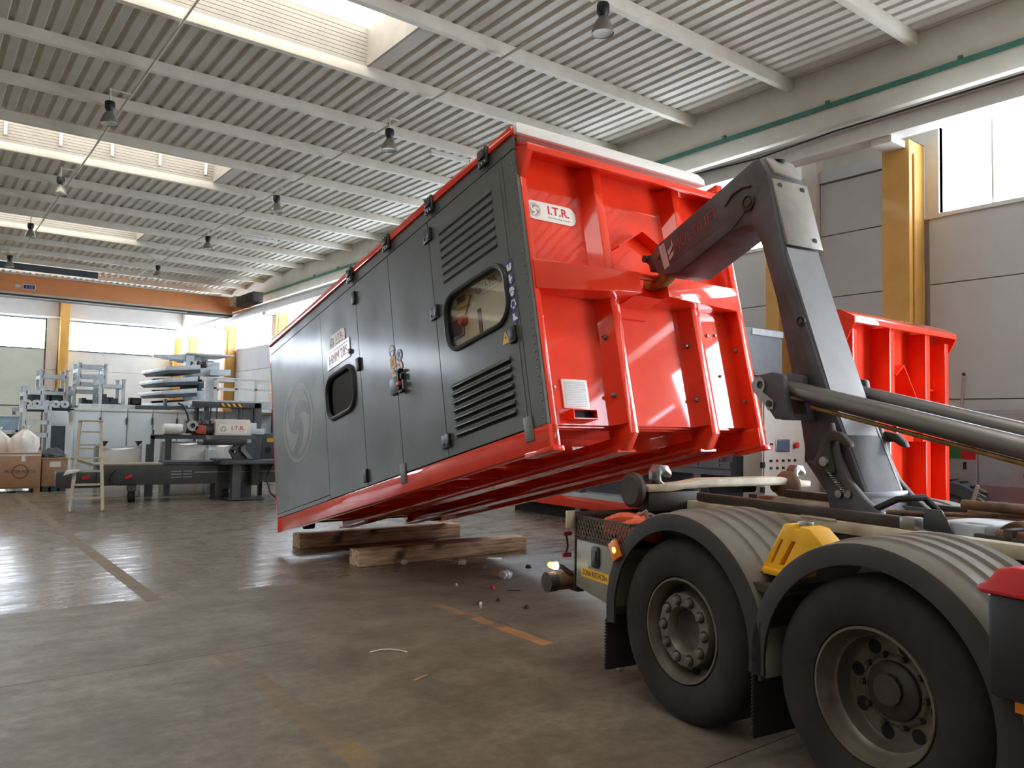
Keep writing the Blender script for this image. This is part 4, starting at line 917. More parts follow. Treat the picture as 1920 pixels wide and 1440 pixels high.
B().tube([(-.02, .2, 2.62), (-.12, .22, 2.68), (-.2, .22, 2.72)], .035, 8).done('tie_down_hook', RED, ef, smooth=True)
for x, z in ((1.35, 1.2), (1.35, .95), (2.0, 2.25), (2.0, 2.15), (.4, 1.2), (1.35, .7)): B().lathe([(0, -.02), (.016, -.016), (.018, 0)], (x, .22, z), 'y', 8).done('bolt', STEEL, ef)
B().box(-.1, .35, .02, .25, 0, .25).box(1.8, 2.3, .02, .25, 0, .25).done('support_block', WOOD, ef)

cbn = thing('control_cabinet', 'pale grey control cabinet with blue screen behind the truck arm', 'cabinet', (9.6, 6.72, 0))
B().box(0, 1.45, 0, .32, .5, 2.45).done('cabinet_body', mat('cabinet_grey', (190, 188, 180), .5, 0, .03), cbn, bev=.01)
B().box(.0, 1.45, .03, .3, .0, .5).done('plinth', DGREY, cbn)
B().box(.02, 1.42, -.02, 0, .55, 2.42).done('cabinet_door', mat('cabinet_grey', (190, 188, 180)), cbn, bev=.006)
sc2 = B().box(.29, .63, -.03, -.02, 1.375, 1.555).done('touch_screen', STEEL, cbn, bev=.003); B().box(.31, .61, -.033, -.03, 1.395, 1.535).done('screen_glass', SCREEN, sc2)
B().lathe([(0, -.06), (.045, -.055), (.045, -.03), (.02, -.03), (.02, 0)], (.76, -.02, 1.47), 'y', 16).done('emergency_stop', REDL, cbn, smooth=True)
for j in range(2):
    for i in range(5): B().box(.17+i*.147-.018, .17+i*.147+.018, -.045, -.02, 1.25-j*.105-.018, 1.25-j*.105+.018).done('switch_knob', REDL if (i, j) == (1, 0) else BLK, cbn, bev=.004)
B().box(.16, .2, -.04, -.02, 1.46, 1.5).done('key_switch', BLK, cbn)
B().box(1.03, 1.07, -.05, -.02, 1.22, 1.40).done('door_handle', BLK, cbn, bev=.008)
for z in (.8, 1.15, 1.6, 2.1): B().box(-.02, .03, -.03, .02, z, z+.08).done('hinge', BLK, cbn)

MGR = mat('machine_grey', (118, 120, 130), .5, 0, .08, 3)
mc = thing('dark_machine', 'long dark grey bolted machine on a red skid behind the truck', 'machine', (9.6, 6.92, 0))
B().box(0, 2.0, 2.0, 5.6, .22, .42).done('red_skid', RED, mc, bev=.01); B().box(.1, 2.1, 2.3, 5.6, 0, .22).done('skid_gap_shade', DARK, mc)  # black box under the skid paints the shade in the gap
B().box(0, 2.0, .35, 5.0, 1.10, 1.20).box(.02, 2.0, .35, 5.0, 1.0, 1.1).done('flange_beam', MGR, mc)
B().box(.06, 2.0, .35, 4.8, 1.2, 1.62).done('side_wall', MGR, mc)
for k in range(9): B().box(.0, .06, .5+k*.5, .53+k*.5, 1.2, 1.6).done('stiffener', MGR, mc)
for k in range(9):
    for z in (1.13, 1.2): B().lathe([(0, -.02), (.018, -.018), (.02, 0)], (0, .55+k*.4, z+.02), 'x', 8).done('bolt', STEEL, mc)
for y in (.9, 2.1, 3.6): B().box(.02, .16, y, y+.14, .0, 1.0).done('leg', MGR, mc)
B().box(.4, 2.0, .4, 5.0, .35, 1.0).done('lower_body', mat('machine_dark', (92, 94, 106), .5, 0, .08, 3), mc)
B().box(.0, 2.0, 2.3, 5.4, .42, .50).done('skid_deck', STILL, mc)
B().box(.12, 2.0, .30, 1.4, 1.62, 2.5).done('upper_body', mat('machine_dark', (92, 94, 106), .5, 0, .08, 3), mc)
hp2 = B().prism([(.30, 2.5), (1.05, 2.5), (1.05, 3.22), (.27, 3.20), (.05, 3.19), (.02, 3.1), (.1, 2.55)], 'y', .18, 1.2).done('hopper', mat('hopper_grey', (130, 138, 146), .4, 0, .05), mc, bev=.01)
B().box(.27, 1.05, .16, .18, 3.1, 3.19).done('hopper_lip', STILL, hp2); B().lathe([(0, -.02), (.03, -.015), (.03, 0)], (.35, .18, 2.55), 'y', 10).done('bolt', STEEL, hp2)
wb_ = thing('white_crate', 'small white crate on the floor at the end of the red skid', 'crate', (10.3, 13.2, 0)); B().box(0, .7, 0, .5, 0, .16).done('crate_body', WHITE, wb_, bev=.01); B().box(.05, .65, .05, .45, .16, .18).done('crate_lid', OFFW, wb_)

sb = thing('steel_cupboard', 'blue-grey steel cupboard against the right wall with two-tone sheet front', 'cupboard', (11.55, 3.2, 0))
B().box(0, .48, 0, 2.1, 0, 2.02).done('cupboard_body', mat('cupboard_grey', (150, 154, 162), .5, 0, .05), sb, bev=.01)
for y0, y1 in ((.03, 1.46), (1.48, 2.07)): B().box(-.02, 0, y0, y1, .06, 1.98).done('cupboard_door', mat('cupboard_grey', (150, 154, 162)), sb, bev=.005)
B().box(-.025, -.02, .03, 1.46, .06, 1.0).done('lower_sheet', mat('dusty_pink', (142, 112, 120), .6, 0, .06), sb)
sn = B().box(-.026, -.02, 1.50, 1.69, 1.34, 1.52).done('red_band', RSIGN, sb); B().box(-.026, -.02, 1.69, 1.86, 1.34, 1.52).done('green_band', mat('flag_green', (40, 120, 60)), sb)
B().lathe([(0, -.026), (.07, -.024), (.07, -.02)], (0, 1.78, 1.56), 'x', 20).done('white_disc', WSIGN, sb); B().box(-.03, -.02, 1.62, 1.66, 1.2, 1.3).done('handle', BLK, sb)
wt = thing('spare_tyre', 'dark tyre standing against the steel cupboard beside the red frame', 'tyre', (11.2, 4.85, .53))
B().lathe([(.3, -.1), (.36, -.14), (.5, -.13), (.53, -.08), (.53, .08), (.5, .13), (.36, .14), (.3, .1)], ax='x', seg=40, close=True).done('tyre_body', DBLUE, wt, smooth=True)
for k in range(24):
    a = k*2*pi/24; B().box(-.1, .1, -.02, .02, .525, .54).done('tread_block', RUB, wt).rotation_euler = (a, 0, 0)
pl = thing('long_pole', 'thin wooden pole leaning on the wall beside the red frame', 'pole', (12.02, 5.14, 0)); B().cyl((.06, .1, 0), (.22, 0, 2.56), .018, 10).done('pole_shaft', mat('grey_wood', (176, 164, 146)), pl, smooth=True); B().lathe([(0, .03), (.022, .02), (.022, -.02)], (.22, 0, 2.55), 'z', 10).done('pole_tip', DFRAME, pl)
dm = thing('dark_pump', 'dark hose reel with white drum at the right picture edge by the wall', 'hose reel', (11.1, 3.72, 0))
B().box(-.1, .3, -.15, .15, 0, 1.55).done('reel_post', DGREY, dm, bev=.01); B().lathe([(0, -.12), (.12, -.12), (.12, .12), (0, .12)], (-.12, .02, 1.18), 'x', 24).done('reel_drum', WHITE, dm, bev=.01); B().lathe([(.13, -.05), (.17, -.05), (.17, .05), (.13, .05)], (-.12, .02, 1.18), 'x', 24, close=True).done('reel_rim', BLK, dm)

# ------------------------------------------------------------------ back left: lockers, racks, machines
for k in range(8):
    x0 = 3.40+k*.635; lab = ['leftmost pale grey cabinet of the long row, behind the step ladder', 'second pale cabinet from the left of the row, under the stacked stillages', 'third pale cabinet from the left of the row, above the left fabric bag', 'fourth pale cabinet from the left, behind the black funnel', 'fifth pale cabinet from the left, behind the large fabric bag', 'sixth pale cabinet from the left, behind the red motor', 'seventh pale cabinet from the left, behind the white press hood', 'rightmost pale cabinet of the row, behind the gantry post'][k]
    t = thing('tall_cabinet', lab, 'cabinet', (x0+(.05 if k == 7 else 0), 23.0, 0), 0, 'row of tall pale cabinets')
    wd = .62 if k < 7 else 1.0
    B().box(0, wd, 0, .8, 0, 1.90).done('cabinet_body', BLUEG, t, bev=.01)
    B().box(.02, wd-.02, -.02, 0, .05, 1.80).done('cabinet_door', BLUEG, t, bev=.006); B().box(0, wd, -.03, .8, 1.84, 1.91).done('cabinet_top', WHITE, t, bev=.006)
    for z in (.4, 1.5): B().box(wd-.03, wd+.01, -.045, -.01, z, z+.18).done('hinge', DBLUE, t)
cw_ = thing('corner_cabinet', 'cabinet with pale top box and dark lower door at the left of the row', 'cabinet', (2.78, 22, 0))
B().box(0, .30, 0, .6, 0, 1.45).done('lower_door', DBLUE, cw_); B().box(-.02, .33, -.02, .62, 1.45, 1.82).done('top_box', BLUEG, cw_, bev=.01); B().box(.3, .42, -.02, .6, 0, 1.45).done('side_panel', BLUEG, cw_)
def stillage(name, label, x, y, z, wx, dy, h, rails=(0, .3, .7, 1), group='steel stillages behind the cabinets', fill=None):
    t = thing(name, label, 'stillage', (x, y, z), 0, group)
    for px in (0, wx-.08):
        for py in (0, dy-.08): B().box(px, px+.08, py, py+.08, 0, h).box(px-.02, px+.1, py-.02, py+.1, h, h+.03).done('post', STILL, t)
    for q in rails:
        for py in (0, dy-.06): B().box(.06, wx-.06, py, py+.05, q*(h-.12), q*(h-.12)+.1).done('rail', STILL, t)
    for px in (0, wx-.06): B().box(px, px+.06, .06, dy-.06, .05, .15).box(px, px+.06, .06, dy-.06, h-.25, h-.15).done('side_rail', STILL, t)
    if fill:
        b = B(); rng = random.Random(int(x*10+z))
        for k in range(fill): a = rng.uniform(.1, wx-.2); b.box(a, a+rng.uniform(.06, .2), rng.uniform(.05, .3), dy-.1, .1, .1+rng.uniform(.05, h*.45))
        b.done('metal_parts', DBLUE, t, kind='stuff')
    return t
pf = thing('storage_shelf', 'raised steel shelf behind the cabinets carrying the stillages', 'shelf', (2.3, 23.9, 0)); B().box(0, 4.2, 0, 2, 1.8, 1.9).done('shelf_deck', DBLUE, pf)
for x in (0, 2, 4.1): B().box(x, x+.08, 0, .08, 0, 1.8).box(x, x+.08, 1.9, 1.98, 0, 1.8).done('leg', STILL, pf)
stillage('steel_stillage', 'pale stillage with posts standing highest of the stillage pile', 3.74, 24.95, 2.56, .74, .9, .62, (0, .45, 1))
stillage('steel_stillage', 'pale stillage filled with parts directly under the highest one', 3.64, 24.95, 1.9, .77, .9, .62, (0, .9), fill=5)
stillage('steel_stillage', 'pale stillage standing right of the pile and holding bright pieces', 4.12, 23.98, 1.9, .66, .9, .82, (0, .85), fill=7)
stillage('steel_stillage', 'greyer stillage at the back left of the pile under the yellow column', 2.85, 25.2, 1.9, .7, .9, 1.05, (0, .4, .9), fill=9)
stillage('steel_stillage', 'low stillage at the left end of the shelf full of grey rolls', 2.36, 23.9, 1.9, .46, .9, .55, (0, .8), fill=7)
stillage('steel_stillage', 'pale open stillage in front of the shelf above the white sacks', 2.16, 21.9, 0, .6, .7, 2.02, (.62, .78, .97), fill=0)
for k in range(6):
    o = thing('steel_profile', '%s pale steel profile of the %s stack lying on the shelf' % (('lowest', 'middle', 'topmost')[k % 3], ('front', 'rear')[k//3]), 'profile', (3.62, 23.83, 1.9+.046*(k % 3)), 0, 'bundle of pale steel profiles')
    B().box(0, 1.55, -.06+.07*(k//3), .0+.07*(k//3), 0, .045).done('profile_bar', STILL, o)
bx = thing('black_crate', 'small dark crate on top of the steel profiles', 'crate', (4.88, 23.77, 2.04)); B().box(0, .28, 0, .3, 0, .03).box(0, .28, 0, .03, 0, .2).box(0, .28, .27, .3, 0, .2).box(0, .03, 0, .3, 0, .2).box(.25, .28, 0, .3, 0, .2).done('crate_body', BLK, bx)
db = thing('dark_beam', 'dark steel beam with upright stub on the cabinet tops', 'beam', (5.0, 23.6, 1.91)); B().box(0, .9, 0, .12, 0, .12).box(.72, .8, 0, .1, .12, .32).done('beam_body', DBLUE, db)
rng = random.Random(5)
for k in range(5):
    o = thing('steel_roll', 'grey coiled roll on the shelf, number %s from the left end' % ('one', 'two', 'three', 'four', 'five')[k], 'roll', (2.42+k*.21, 23.72, 2.0), 0, 'grey rolls on the shelf'); B().lathe([(.03, -.2), (.1, -.2), (.1, .2), (.03, .2)], ax='y', seg=16, close=True).done('roll_body', STILL, o, smooth=True)
# cantilever rack with trays
cr = thing('cantilever_rack', 'tall grey cantilever rack with sloping arms in the far right corner', 'rack', (6.0, 25.5, 0))
for k in range(5): B().box(.9+k*.38, 1.15+k*.38, .5+.6*k, .8+.6*k, 0, 3.68).done('rack_column', STILL, cr)
for k in range(5):
    for z in (3.55, 2.80, 2.45, 2.11, 1.76): B().prism([(.9+k*.38, z+.16), (.9+k*.38, z-.02), (-.05+k*.38, z+.02), (-.05+k*.38, z+.1)], 'y', .55+.6*k, .72+.6*k).done('rack_arm', DBLUE if z < 3.5 else STILL, cr)
for k, (x, z, L) in enumerate(((5.80, 3.03, .95), (5.74, 2.68, .95), (5.73, 2.34, .95), (5.76, 1.99, 1.1))):
    t = thing('long_tray', ['grey sloping tray on top level of the rack', 'grey tray on second level of the rack', 'grey tray on third level of the rack', 'grey tray on lowest level just above the cabinets'][k], 'tray', (x, 23.9, z), 0, 'long grey trays of the rack')
    B().hexa([(0, 0, .02), (L, 0, .10), (L, 3, .10), (0, 3, .02), (0, 0, .13), (L, 0, .24), (L, 3, .24), (0, 3, .13)]).done('tray_body', STILL, t, bev=.008)
    B().hexa([(.1, -.02, -.06), (L, -.02, .0), (L, 2.8, .0), (.1, 2.8, -.06), (0, -.02, .02), (L, -.02, .10), (L, 2.8, .10), (0, 2.8, .02)]).done('tray_bottom', DBLUE, t)
for k in range(7):
    o = thing('metal_part', ('dark', 'pale')[k % 3 == 0]+' machined part on the top rack tray, '+('front row leftmost', 'front row second', 'front row third', 'front row rightmost', 'rear row leftmost', 'rear row middle', 'rear row rightmost')[k], 'metal part', (6.62+.13*(k % 4), 24.0+.25*(k//4), 3.27+.03*(k % 2)), 0, 'machined parts on the top tray')
    B().lathe([(0, -.08), (.07, -.08), (.09, -.02), (.06, .02), (.06, .1), (0, .1)], ax='x' if k % 2 else 'z', seg=12).done('part_body', DFRAME if k % 3 else STILL, o, smooth=True)
for k in range(4):
    o = thing('steel_sheet', ['pale steel sheet on the top arms of the rack', 'bright folded sheet lying on the middle rack arms', 'dark sheet bundle below the bright folded sheet', 'grey folded box section beside the bright sheet'][k], 'sheet', ((6.9, 6.75, 6.75, 7.05)[k], (26.0, 23.9, 24.0, 23.95)[k], (3.72, 2.84, 2.55, 2.98)[k]))
    B().hexa([(0, 0, 0), ((1.5, 1.55, .55, .6)[k], 0, .02), ((1.5, 1.55, .55, .6)[k], 2, .02), (0, 2, 0), (0, 0, (.05, .1, .2, .16)[k]), ((1.5, 1.55, .55, .6)[k], 0, (.07, .08, .2, .2)[k]), ((1.5, 1.55, .55, .6)[k], 2, (.07, .08, .2, .2)[k]), (0, 2, (.05, .1, .2, .16)[k])]).done('sheet_body', (WHITE, WHITE, DBLUE, STILL)[k], o, bev=.005)
# raised platform with railings
pt = thing('raised_platform', 'raised grey work platform with white railings above the gantry', 'platform', (6.35, 21.8, 0))
B().box(-.15, 2.4, 0, 1.2, 2.0, 2.2).done('deck_frame', STILL, pt)
for x in (.19, .75, 1.30, 1.88): B().box(x, x+.06, 0, .06, 2.2, 2.78).done('rail_post', WHITE, pt)
for z in (2.5, 2.76):
    for y in (0, 1.1): B().box(.19, 2.2, y, y+.05, z, z+.045).done('hand_rail', WHITE, pt)
for x in (.6, 1.15, 1.7): B().box(x, x+.04, 1.1, 1.14, 2.2, 2.76).done('rail_post', WHITE, pt)
B().box(.0, .2, .1, .3, 2.2, 2.8).done('kick_post', STILL, pt)
for k in range(12): B().box(1.97, 2.4, -.03, 0, 2.27+k*.043, 2.30+k*.043).done('louvre_slat', STILL, pt)
B().box(1.95, 2.42, 0, .3, 2.2, 2.82).done('vent_box', STILL, pt)
for x in (0, 2.2): B().box(x, x+.1, .1, .2, 0, 2.0).box(x, x+.1, 1.0, 1.1, 0, 2.0).done('leg', DBLUE, pt)
# gantry with press
ga = thing('gantry_frame', 'dark grey gantry with yellow and black hazard stripe over the press', 'gantry', (4.6, 16.75, 0), 0)
B().box(0, 1.42, 0, .16, 1.93, 2.05).done('top_beam', DGREY, ga, bev=.006); B().box(1.28, 1.44, 0, .16, .3, 2.05).done('main_post', DGREY, ga, bev=.006)
B().prism([(1.28, 1.93), (.95, 1.93), (1.28, 1.55)], 'y', .05, .11).done('corner_brace', DGREY, ga); B().prism([(.80, 1.93), (.98, 1.93), (.98, 1.7)], 'y', .05, .11).done('corner_brace', DGREY, ga)
hz = B().box(.55, 1.02, -.006, 0, 1.955, 2.025).done('hazard_board', BLK, ga)
for k in range(4): B().prism([(.57+k*.115, 2.024), (.62+k*.115, 2.024), (.67+k*.115, 1.956), (.62+k*.115, 1.956)], 'y', -.009, -.006).done('yellow_stripe', YSIGN, hz)
B().cyl((1.0, .08, 1.62), (1.0, .08, 1.95), .06, 14).done('lift_column', DGREY, ga, smooth=True)
B().box(1.26, 1.5, -.05, 0, 1.38, 1.50).done('switch_box', STILL, ga, bev=.005)
B().box(.75, 1.5, -.2, .25, .02, .04).box(.82, 1.0, -.14, .0, .04, .8).done('table_post', DGREY, ga)
B().box(.55, 1.9, -.3, .35, .76, .84).done('table_top', DGREY, ga, bev=.006)
for x in (.1, .35, .52): B().cyl((x, .08, 1.6), (x, .08, 1.93), .012, 6).done('hanger_rod', DFRAME, ga)
ps = thing('press_head', 'white press hood with red letters and red motor under the gantry', 'press', (4.44, 16.6, 0))
hd = B().prism([(.57, 1.36), (1.30, 1.36), (1.30, 1.62), (1.27, 1.69), (.555, 1.69), (.57, 1.62)], 'y', -.08, .3).done('press_hood', mat('hood_white', (226, 216, 210), .5, 0, .03), ps, bev=.006)
itr(hd, frame_m((.935, -.083, 1.49), (1, 0, 0), (0, 0, 1)), .62, .19, 'maker_plate')
B().box(1.30, 1.44, -.02, .2, 1.40, 1.62).done('side_cover', BLUEG, ps, bev=.005)
B().cyl((.02, .1, 1.52), (.16, .1, 1.52), .13, 18).done('motor_end', DFRAME, ps, smooth=True); B().lathe([(.05, 0), (.11, 0), (.11, .03), (.05, .03)], (.13, -.06, 1.55), 'y', 18, close=True).done('ring_flange', STEEL, ps)
B().cyl((.15, .1, 1.48), (.56, .1, 1.48), .12, 16).done('gear_housing', DFRAME, ps, smooth=True); B().cyl((.26, -.06, 1.48), (.26, .05, 1.48), .09, 16).box(.24, .40, -.04, .2, 1.38, 1.56).done('red_motor', mat('motor_red', (176, 74, 58), .5), ps, bev=.008)
for x in (.15, .3, .46): B().box(x, x+.05, .0, .2, 1.56, 1.66).done('valve_block', DFRAME, ps)
B().box(.5, 1.42, -.05, .3, 1.28, 1.36).done('press_beam', DGREY, ps); B().box(.33, 1.2, -.1, .3, 1.16, 1.27).done('dark_jaw', BLK, ps, bev=.006)
B().tube([(.1, .1, 1.62), (.05, .1, 1.8), (-.02, .12, 1.95), (-.1, .2, 2.0)], .02, 8).done('cable', BLK, ps, smooth=True); B().cyl((.5, .1, 1.62), (.52, .1, 1.95), .015, 8).done('cable', BLK, ps)
for s_, m_ in ((-1, BLK), (1, mat('clamp_grey', (120, 118, 122), .5))):
    x = 1.05 if s_ < 0 else 1.22
    B().bar((x-.05*s_, .0, 1.2), (x+.13*s_ if s_ < 0 else x-.05, .0, 1.03), .09, .08).bar((x+.13*s_ if s_ < 0 else x-.05, .0, 1.05), (x-.02 if s_ < 0 else x+.12, .0, .86), .09, .08).done('clamp_arm', m_, ps)
B().box(1.1, 1.45, .05, .25, .85, 1.2).done('dark_block', DBLUE, ps); B().box(.6, 1.4, -.1, .3, .84, .875).done('base_plate', BLK, ps)
# conveyor on castors
cv_ = thing('conveyor', 'long dark grey conveyor beam on castors with red knobs', 'conveyor', (2.6, 17.3, 0), math.radians(-5.5))
B().box(.4, 4.6, 0, .7, .34, .74).done('side_plate', DGREY, cv_, bev=.008); B().box(-.3, .5, .05, .65, .30, .62).done('end_plate', DGREY, cv_, bev=.03)
B().box(.3, 4.6, .05, .65, .74, .765).done('belt', mat('belt_beige', (160, 152, 136), .8), cv_); B().box(1.6, 4.6, -.02, .72, .74, .80).done('top_rail', DBLUE, cv_)
B().prism([(.35, .765), (-.05, .90), (-.08, .87), (.3, .72)], 'y', .05, .65).done('belt_ramp', mat('belt_beige', (160, 152, 136)), cv_)
for x in (.15, .9, 2.95, 4.0): B().prism([(x, .45), (x+.13, .50), (x+.12, .57), (x-.02, .50)], 'y', -.05, 0).done('red_knob', REDL, cv_, bev=.01)
for x in (.95, 2.75):
    cs = B().box(x, x+.16, -.04, .12, .22, .36).done('castor_fork', DGREY, cv_); B().cyl((x+.02, .04, .11), (x+.14, .04, .11), .11, 18).done('castor_wheel', RUB, cs, smooth=True)
B().tube([(.72, -.02, .66), (.62, -.05, .55), (.6, -.05, .42), (.75, -.05, .36), (1.1, -.05, .36)], .02, 8).done('hose', BLK, cv_, smooth=True)
for j in range(3): B().box(1.75, 1.95, -.004, 0, .48+j*.06, .49+j*.06).box(1.98, 2.15, -.004, 0, .48+j*.06, .49+j*.06).done('vent_slot', STILL, cv_)
B().box(2.2, 4.6, -.01, .0, .575, .585).done('seam', STILL, cv_)
for x in (2.62, 3.15): B().box(x, x+.22, .0, .5, 0, .36).done('leg_post', DGREY, cv_, bev=.01)
# funnels
for x, lab in ((3.35, 'black funnel on the left end of the fabric bag stand by the ladder'), (4.02, 'black funnel at the right end of the left fabric bag')):
    f = thing('funnel', lab, 'funnel', (x, 18.62, 1.06)); B().lathe([(.0, 0), (.02, 0), (.025, .03), (.075, .11), (.075, .12)], seg=16).done('funnel_cone', BLK, f, smooth=True); B().box(-.03, .03, .0, .06, -1.03, 0).done('funnel_stand', DBLUE, f)
def bulkbag(label, x, y, wx, h, z=0):
    t = thing('fabric_bag', label, 'bag', (x, y, z), 0, 'white fabric bags on frames')
    b = B(); rng = random.Random(int(x*7)); N, Mh = 10, 8; grid = []
    for j in range(Mh+1):
        row = []
        for i in range(N+1):
            q = i/N; sag = -.06*math.sin(pi*q) if j == Mh else 0
            row.append(b.bm.verts.new((q*wx, -.035*math.sin(pi*q)*math.sin(pi*(j+1)/(Mh+3))+.022*math.sin(10*q-6*j/Mh)+rng.uniform(-.012, .012), h*j/Mh+sag)))
        grid.append(row)
    for j in range(Mh):
        for i in range(N): b.bm.faces.new((grid[j][i], grid[j][i+1], grid[j+1][i+1], grid[j+1][i]))
    top = grid[-1]; back = [b.bm.verts.new((v.co.x, .6, v.co.z)) for v in top]; bot = [b.bm.verts.new((v.co.x, .6, 0)) for v in top]
    for i in range(N): b.bm.faces.new((top[i], top[i+1], back[i+1], back[i])); b.bm.faces.new((back[i], back[i+1], bot[i+1], bot[i]))
    b.done('bag_cloth', FAB, t, smooth=True)
    fr = B(); fr.bar((0, -.04, h), (wx, -.04, h), .035)
    for px in (-.02, wx+.02): fr.bar((px, 0, -z), (px, 0, h+.05), .05); fr.bar((px, .6, -z), (px, .6, h+.05), .05)
    fr.done('bag_frame', STILL, t); return t
bulkbag('white fabric bag on frame just right of the step ladder', 3.28, 18.5, .74, 1.06)
bulkbag('larger white fabric bag with long creases behind the conveyor', 4.62, 18.5, .75, 1.16)
bulkbag('white fabric bag behind the press clamp, rightmost of the three', 5.52, 18.5, .55, 1.12)
tbn = thing('bag_stand', 'grey stand with top beam around the large fabric bag', 'stand', (4.2, 18.3, 0))
B().box(0, 1.15, 0, .08, 1.24, 1.33).box(0, .07, 0, .08, 0, 1.3).box(.3, .42, 0, .08, 0, 1.24).box(-.08, -.0, 0, .1, 0, 1.12).done('stand_frame', DGREY, tbn); B().lathe([(0, 1.33), (.02, 1.33), (.02, 1.43), (0, 1.43)], (.05, .04, 0), 'z', 8).done('stand_pin', DGREY, tbn)
B().box(1.2, 1.38, 0, .3, .0, 1.0).done('blue_post', BLUEG, tbn)
wd_ = thing('white_drum', 'white drum lying on the bag stand left of the red motor', 'drum', (4.45, 18.35, 1.33)); B().cyl((0, 0, .12), (.38, 0, .12), .12, 18).done('drum_body', FAB, wd_, bev=.02); B().cyl((.3, 0, .13), (.42, 0, .13), .1, 18).done('drum_end', WHITE, wd_)
gb = thing('grey_switch_cabinet', 'dark grey switch cabinet with yellow label beside the container rear', 'cabinet', (6.36, 17.6, .0))
B().box(0, .62, 0, .4, .6, 1.39).done('cabinet_body', DGREY, gb, bev=.01); B().box(.13, .28, -.004, 0, 1.19, 1.28).done('yellow_label', YSIGN, gb)
for x in (.17, .38): B().lathe([(.03, -.02), (.06, -.02), (.06, 0)], (x, 0, 1.02), 'y', 18).lathe([(0, -.004), (.05, -.004)], (x, 0, 1.02), 'y', 18).done('round_port', BLK, gb)
B().prism([(.4, .62), (.62, .62), (.62, .82), (.5, .76)], 'y', -.1, .0).done('red_cover', REDL, gb, bev=.01)
B().box(-.02, .06, .02, .1, 0, .6).box(.5, .58, .02, .1, 0, .6).done('leg', DGREY, gb)
hs = thing('black_hose', 'black hose and loose wires hanging from the switch cabinet to the floor', 'hose', (6.1, 16.6, 0)); B().tube([(.25, .2, .75), (.12, .1, .6), (.05, 0, .4), (.1, -.1, .15), (.2, -.25, .02), (.3, -.5, .015)], .02, 8).done('hose_tube', BLK, hs, smooth=True); B().tube([(.0, .1, .4), (.0, .0, .2), (.15, -.2, .02), (.35, -.3, .02)], .006, 6).done('loose_wire', STEEL, hs)
# cardboard boxes, sacks
def carton(label, x, y, wx, dy, h, z=.12, pallet=True):
    t = thing('cardboard_box', label, 'box', (x, y, 0), 0, 'cardboard boxes on pallets')
    B().box(0, wx, 0, dy, z, z+h).done('carton', CARD, t, bev=.006); B().box(-.01, wx+.01, -.01, dy+.01, z+h-.0, z+h+.03).done('carton_lid', CARD, t); return t
c1 = carton('large brown carton with round dark print on a pallet at left', .7, 20.3, 1.7, 1.0, .72)
B().box(-.0, 1.7, -.006, .0, .80, .88).done('film_edge', FAB, c1); B().box(1.32, 1.4, -.01, -.004, .68, .84).done('tape_tab', FAB, c1)
text('PROTER MOTO', .085, DFRAME, c1, frame_m((1.31, -.004, .46), (1, 0, 0), (0, 0, 1)), 'printed_word')
B().lathe([(.13, 0), (.16, 0)], (1.31, -.003, .46), 'y', 28).done('print_ring', mat('print_brown', (130, 88, 58)), c1)
c2 = carton('lower brown carton with white delivery note right of the large carton', 2.43, 20.35, .5, .8, .6)
B().box(.14, .36, -.006, 0, .55, .67).done('delivery_note', WSIGN, c2)
def pallet(label, x, y, wx, m=WOOD):
    t = thing('pallet', label, 'pallet', (x, y, 0), 0, 'pallets under the cartons')
    for k in range(3): B().box(k*(wx-.12)/2, k*(wx-.12)/2+.12, 0, .9, 0, .09).done('bearer', m, t)
    for k in range(5): B().box(0, wx, k*.2, k*.2+.12, .09, .118).done('slat', m, t)
pallet('wooden pallet under the large carton', .75, 20.32, 1.65); pallet('dark plastic pallet under the lower carton', 2.45, 20.37, .46, DBLUE)
def sack(label, x, y, z, s):
    t = thing('white_sack', label, 'sack', (x, y, z), 0, 'white sacks behind the carton')
    rng = random.Random(int(x*33)); prof = [(0, 0), (.28, 0), (.31, .15), (.27, .35), (.12, .50), (.05, .56), (.09, .62), (.1, .66)]
    b = B().lathe([(r*s, h*s) for r, h in prof], seg=20)
    for v in b.bm.verts:
        a = math.atan2(v.co.y, v.co.x); f = 1+.13*math.sin(7*a+v.co.z*5)*min(1, v.co.z*4)+rng.uniform(-.03, .03); v.co.x *= f; v.co.y *= f
    b.done('sack_body', FAB, t, smooth=True); B().lathe([(.055*s, .54*s), (.065*s, .555*s), (.055*s, .57*s)], seg=14).done('tie', STILL, t); return t
sack('white knotted sack standing on the large carton, right one', 2.10, 20.62, .87, .92); sack('beige leaning sack left of the white knotted one', 1.62, 21.0, .87, .85)
bbx = thing('blue_bin', 'pale blue bin on the shelf left behind the sacks', 'bin', (1.72, 22.0, 1.34)); B().prism([(0, 0), (.36, 0), (.4, .34), (-.04, .34)], 'y', 0, .4).done('bin_body', mat('bin_blue', (150, 184, 206), .5), bbx, bev=.01); B().box(-.05, .41, -.02, .42, .32, .36).done('bin_rim', WHITE, bbx)
ls = thing('parts_shelf', 'low steel shelf with boards behind the sacks at the left edge', 'shelf', (1.3, 22, 0))
for z in (.9, 1.1, 1.3): B().box(0, .8, 0, .6, z, z+.04).done('shelf_board', WOOD if z < 1.2 else STILL, ls)
for x in (0, .74): B().box(x, x+.06, 0, .06, 0, 1.34).done('post', STILL, ls)
B().box(.1, .7, .1, .5, .94, 1.08).box(.3, .7, .05, .5, 1.14, 1.24).done('parts_heap', DFRAME, ls, kind='stuff')
tp = thing('dark_tarpaulin', 'dark crumpled tarpaulin heaped on the lower carton', 'tarpaulin', (2.68, 20.75, .74))
b = B(); bmesh.ops.create_icosphere(b.bm, subdivisions=3, radius=.3, matrix=M.Diagonal((.85, 1.0, .75, 1))); rng = random.Random(2)
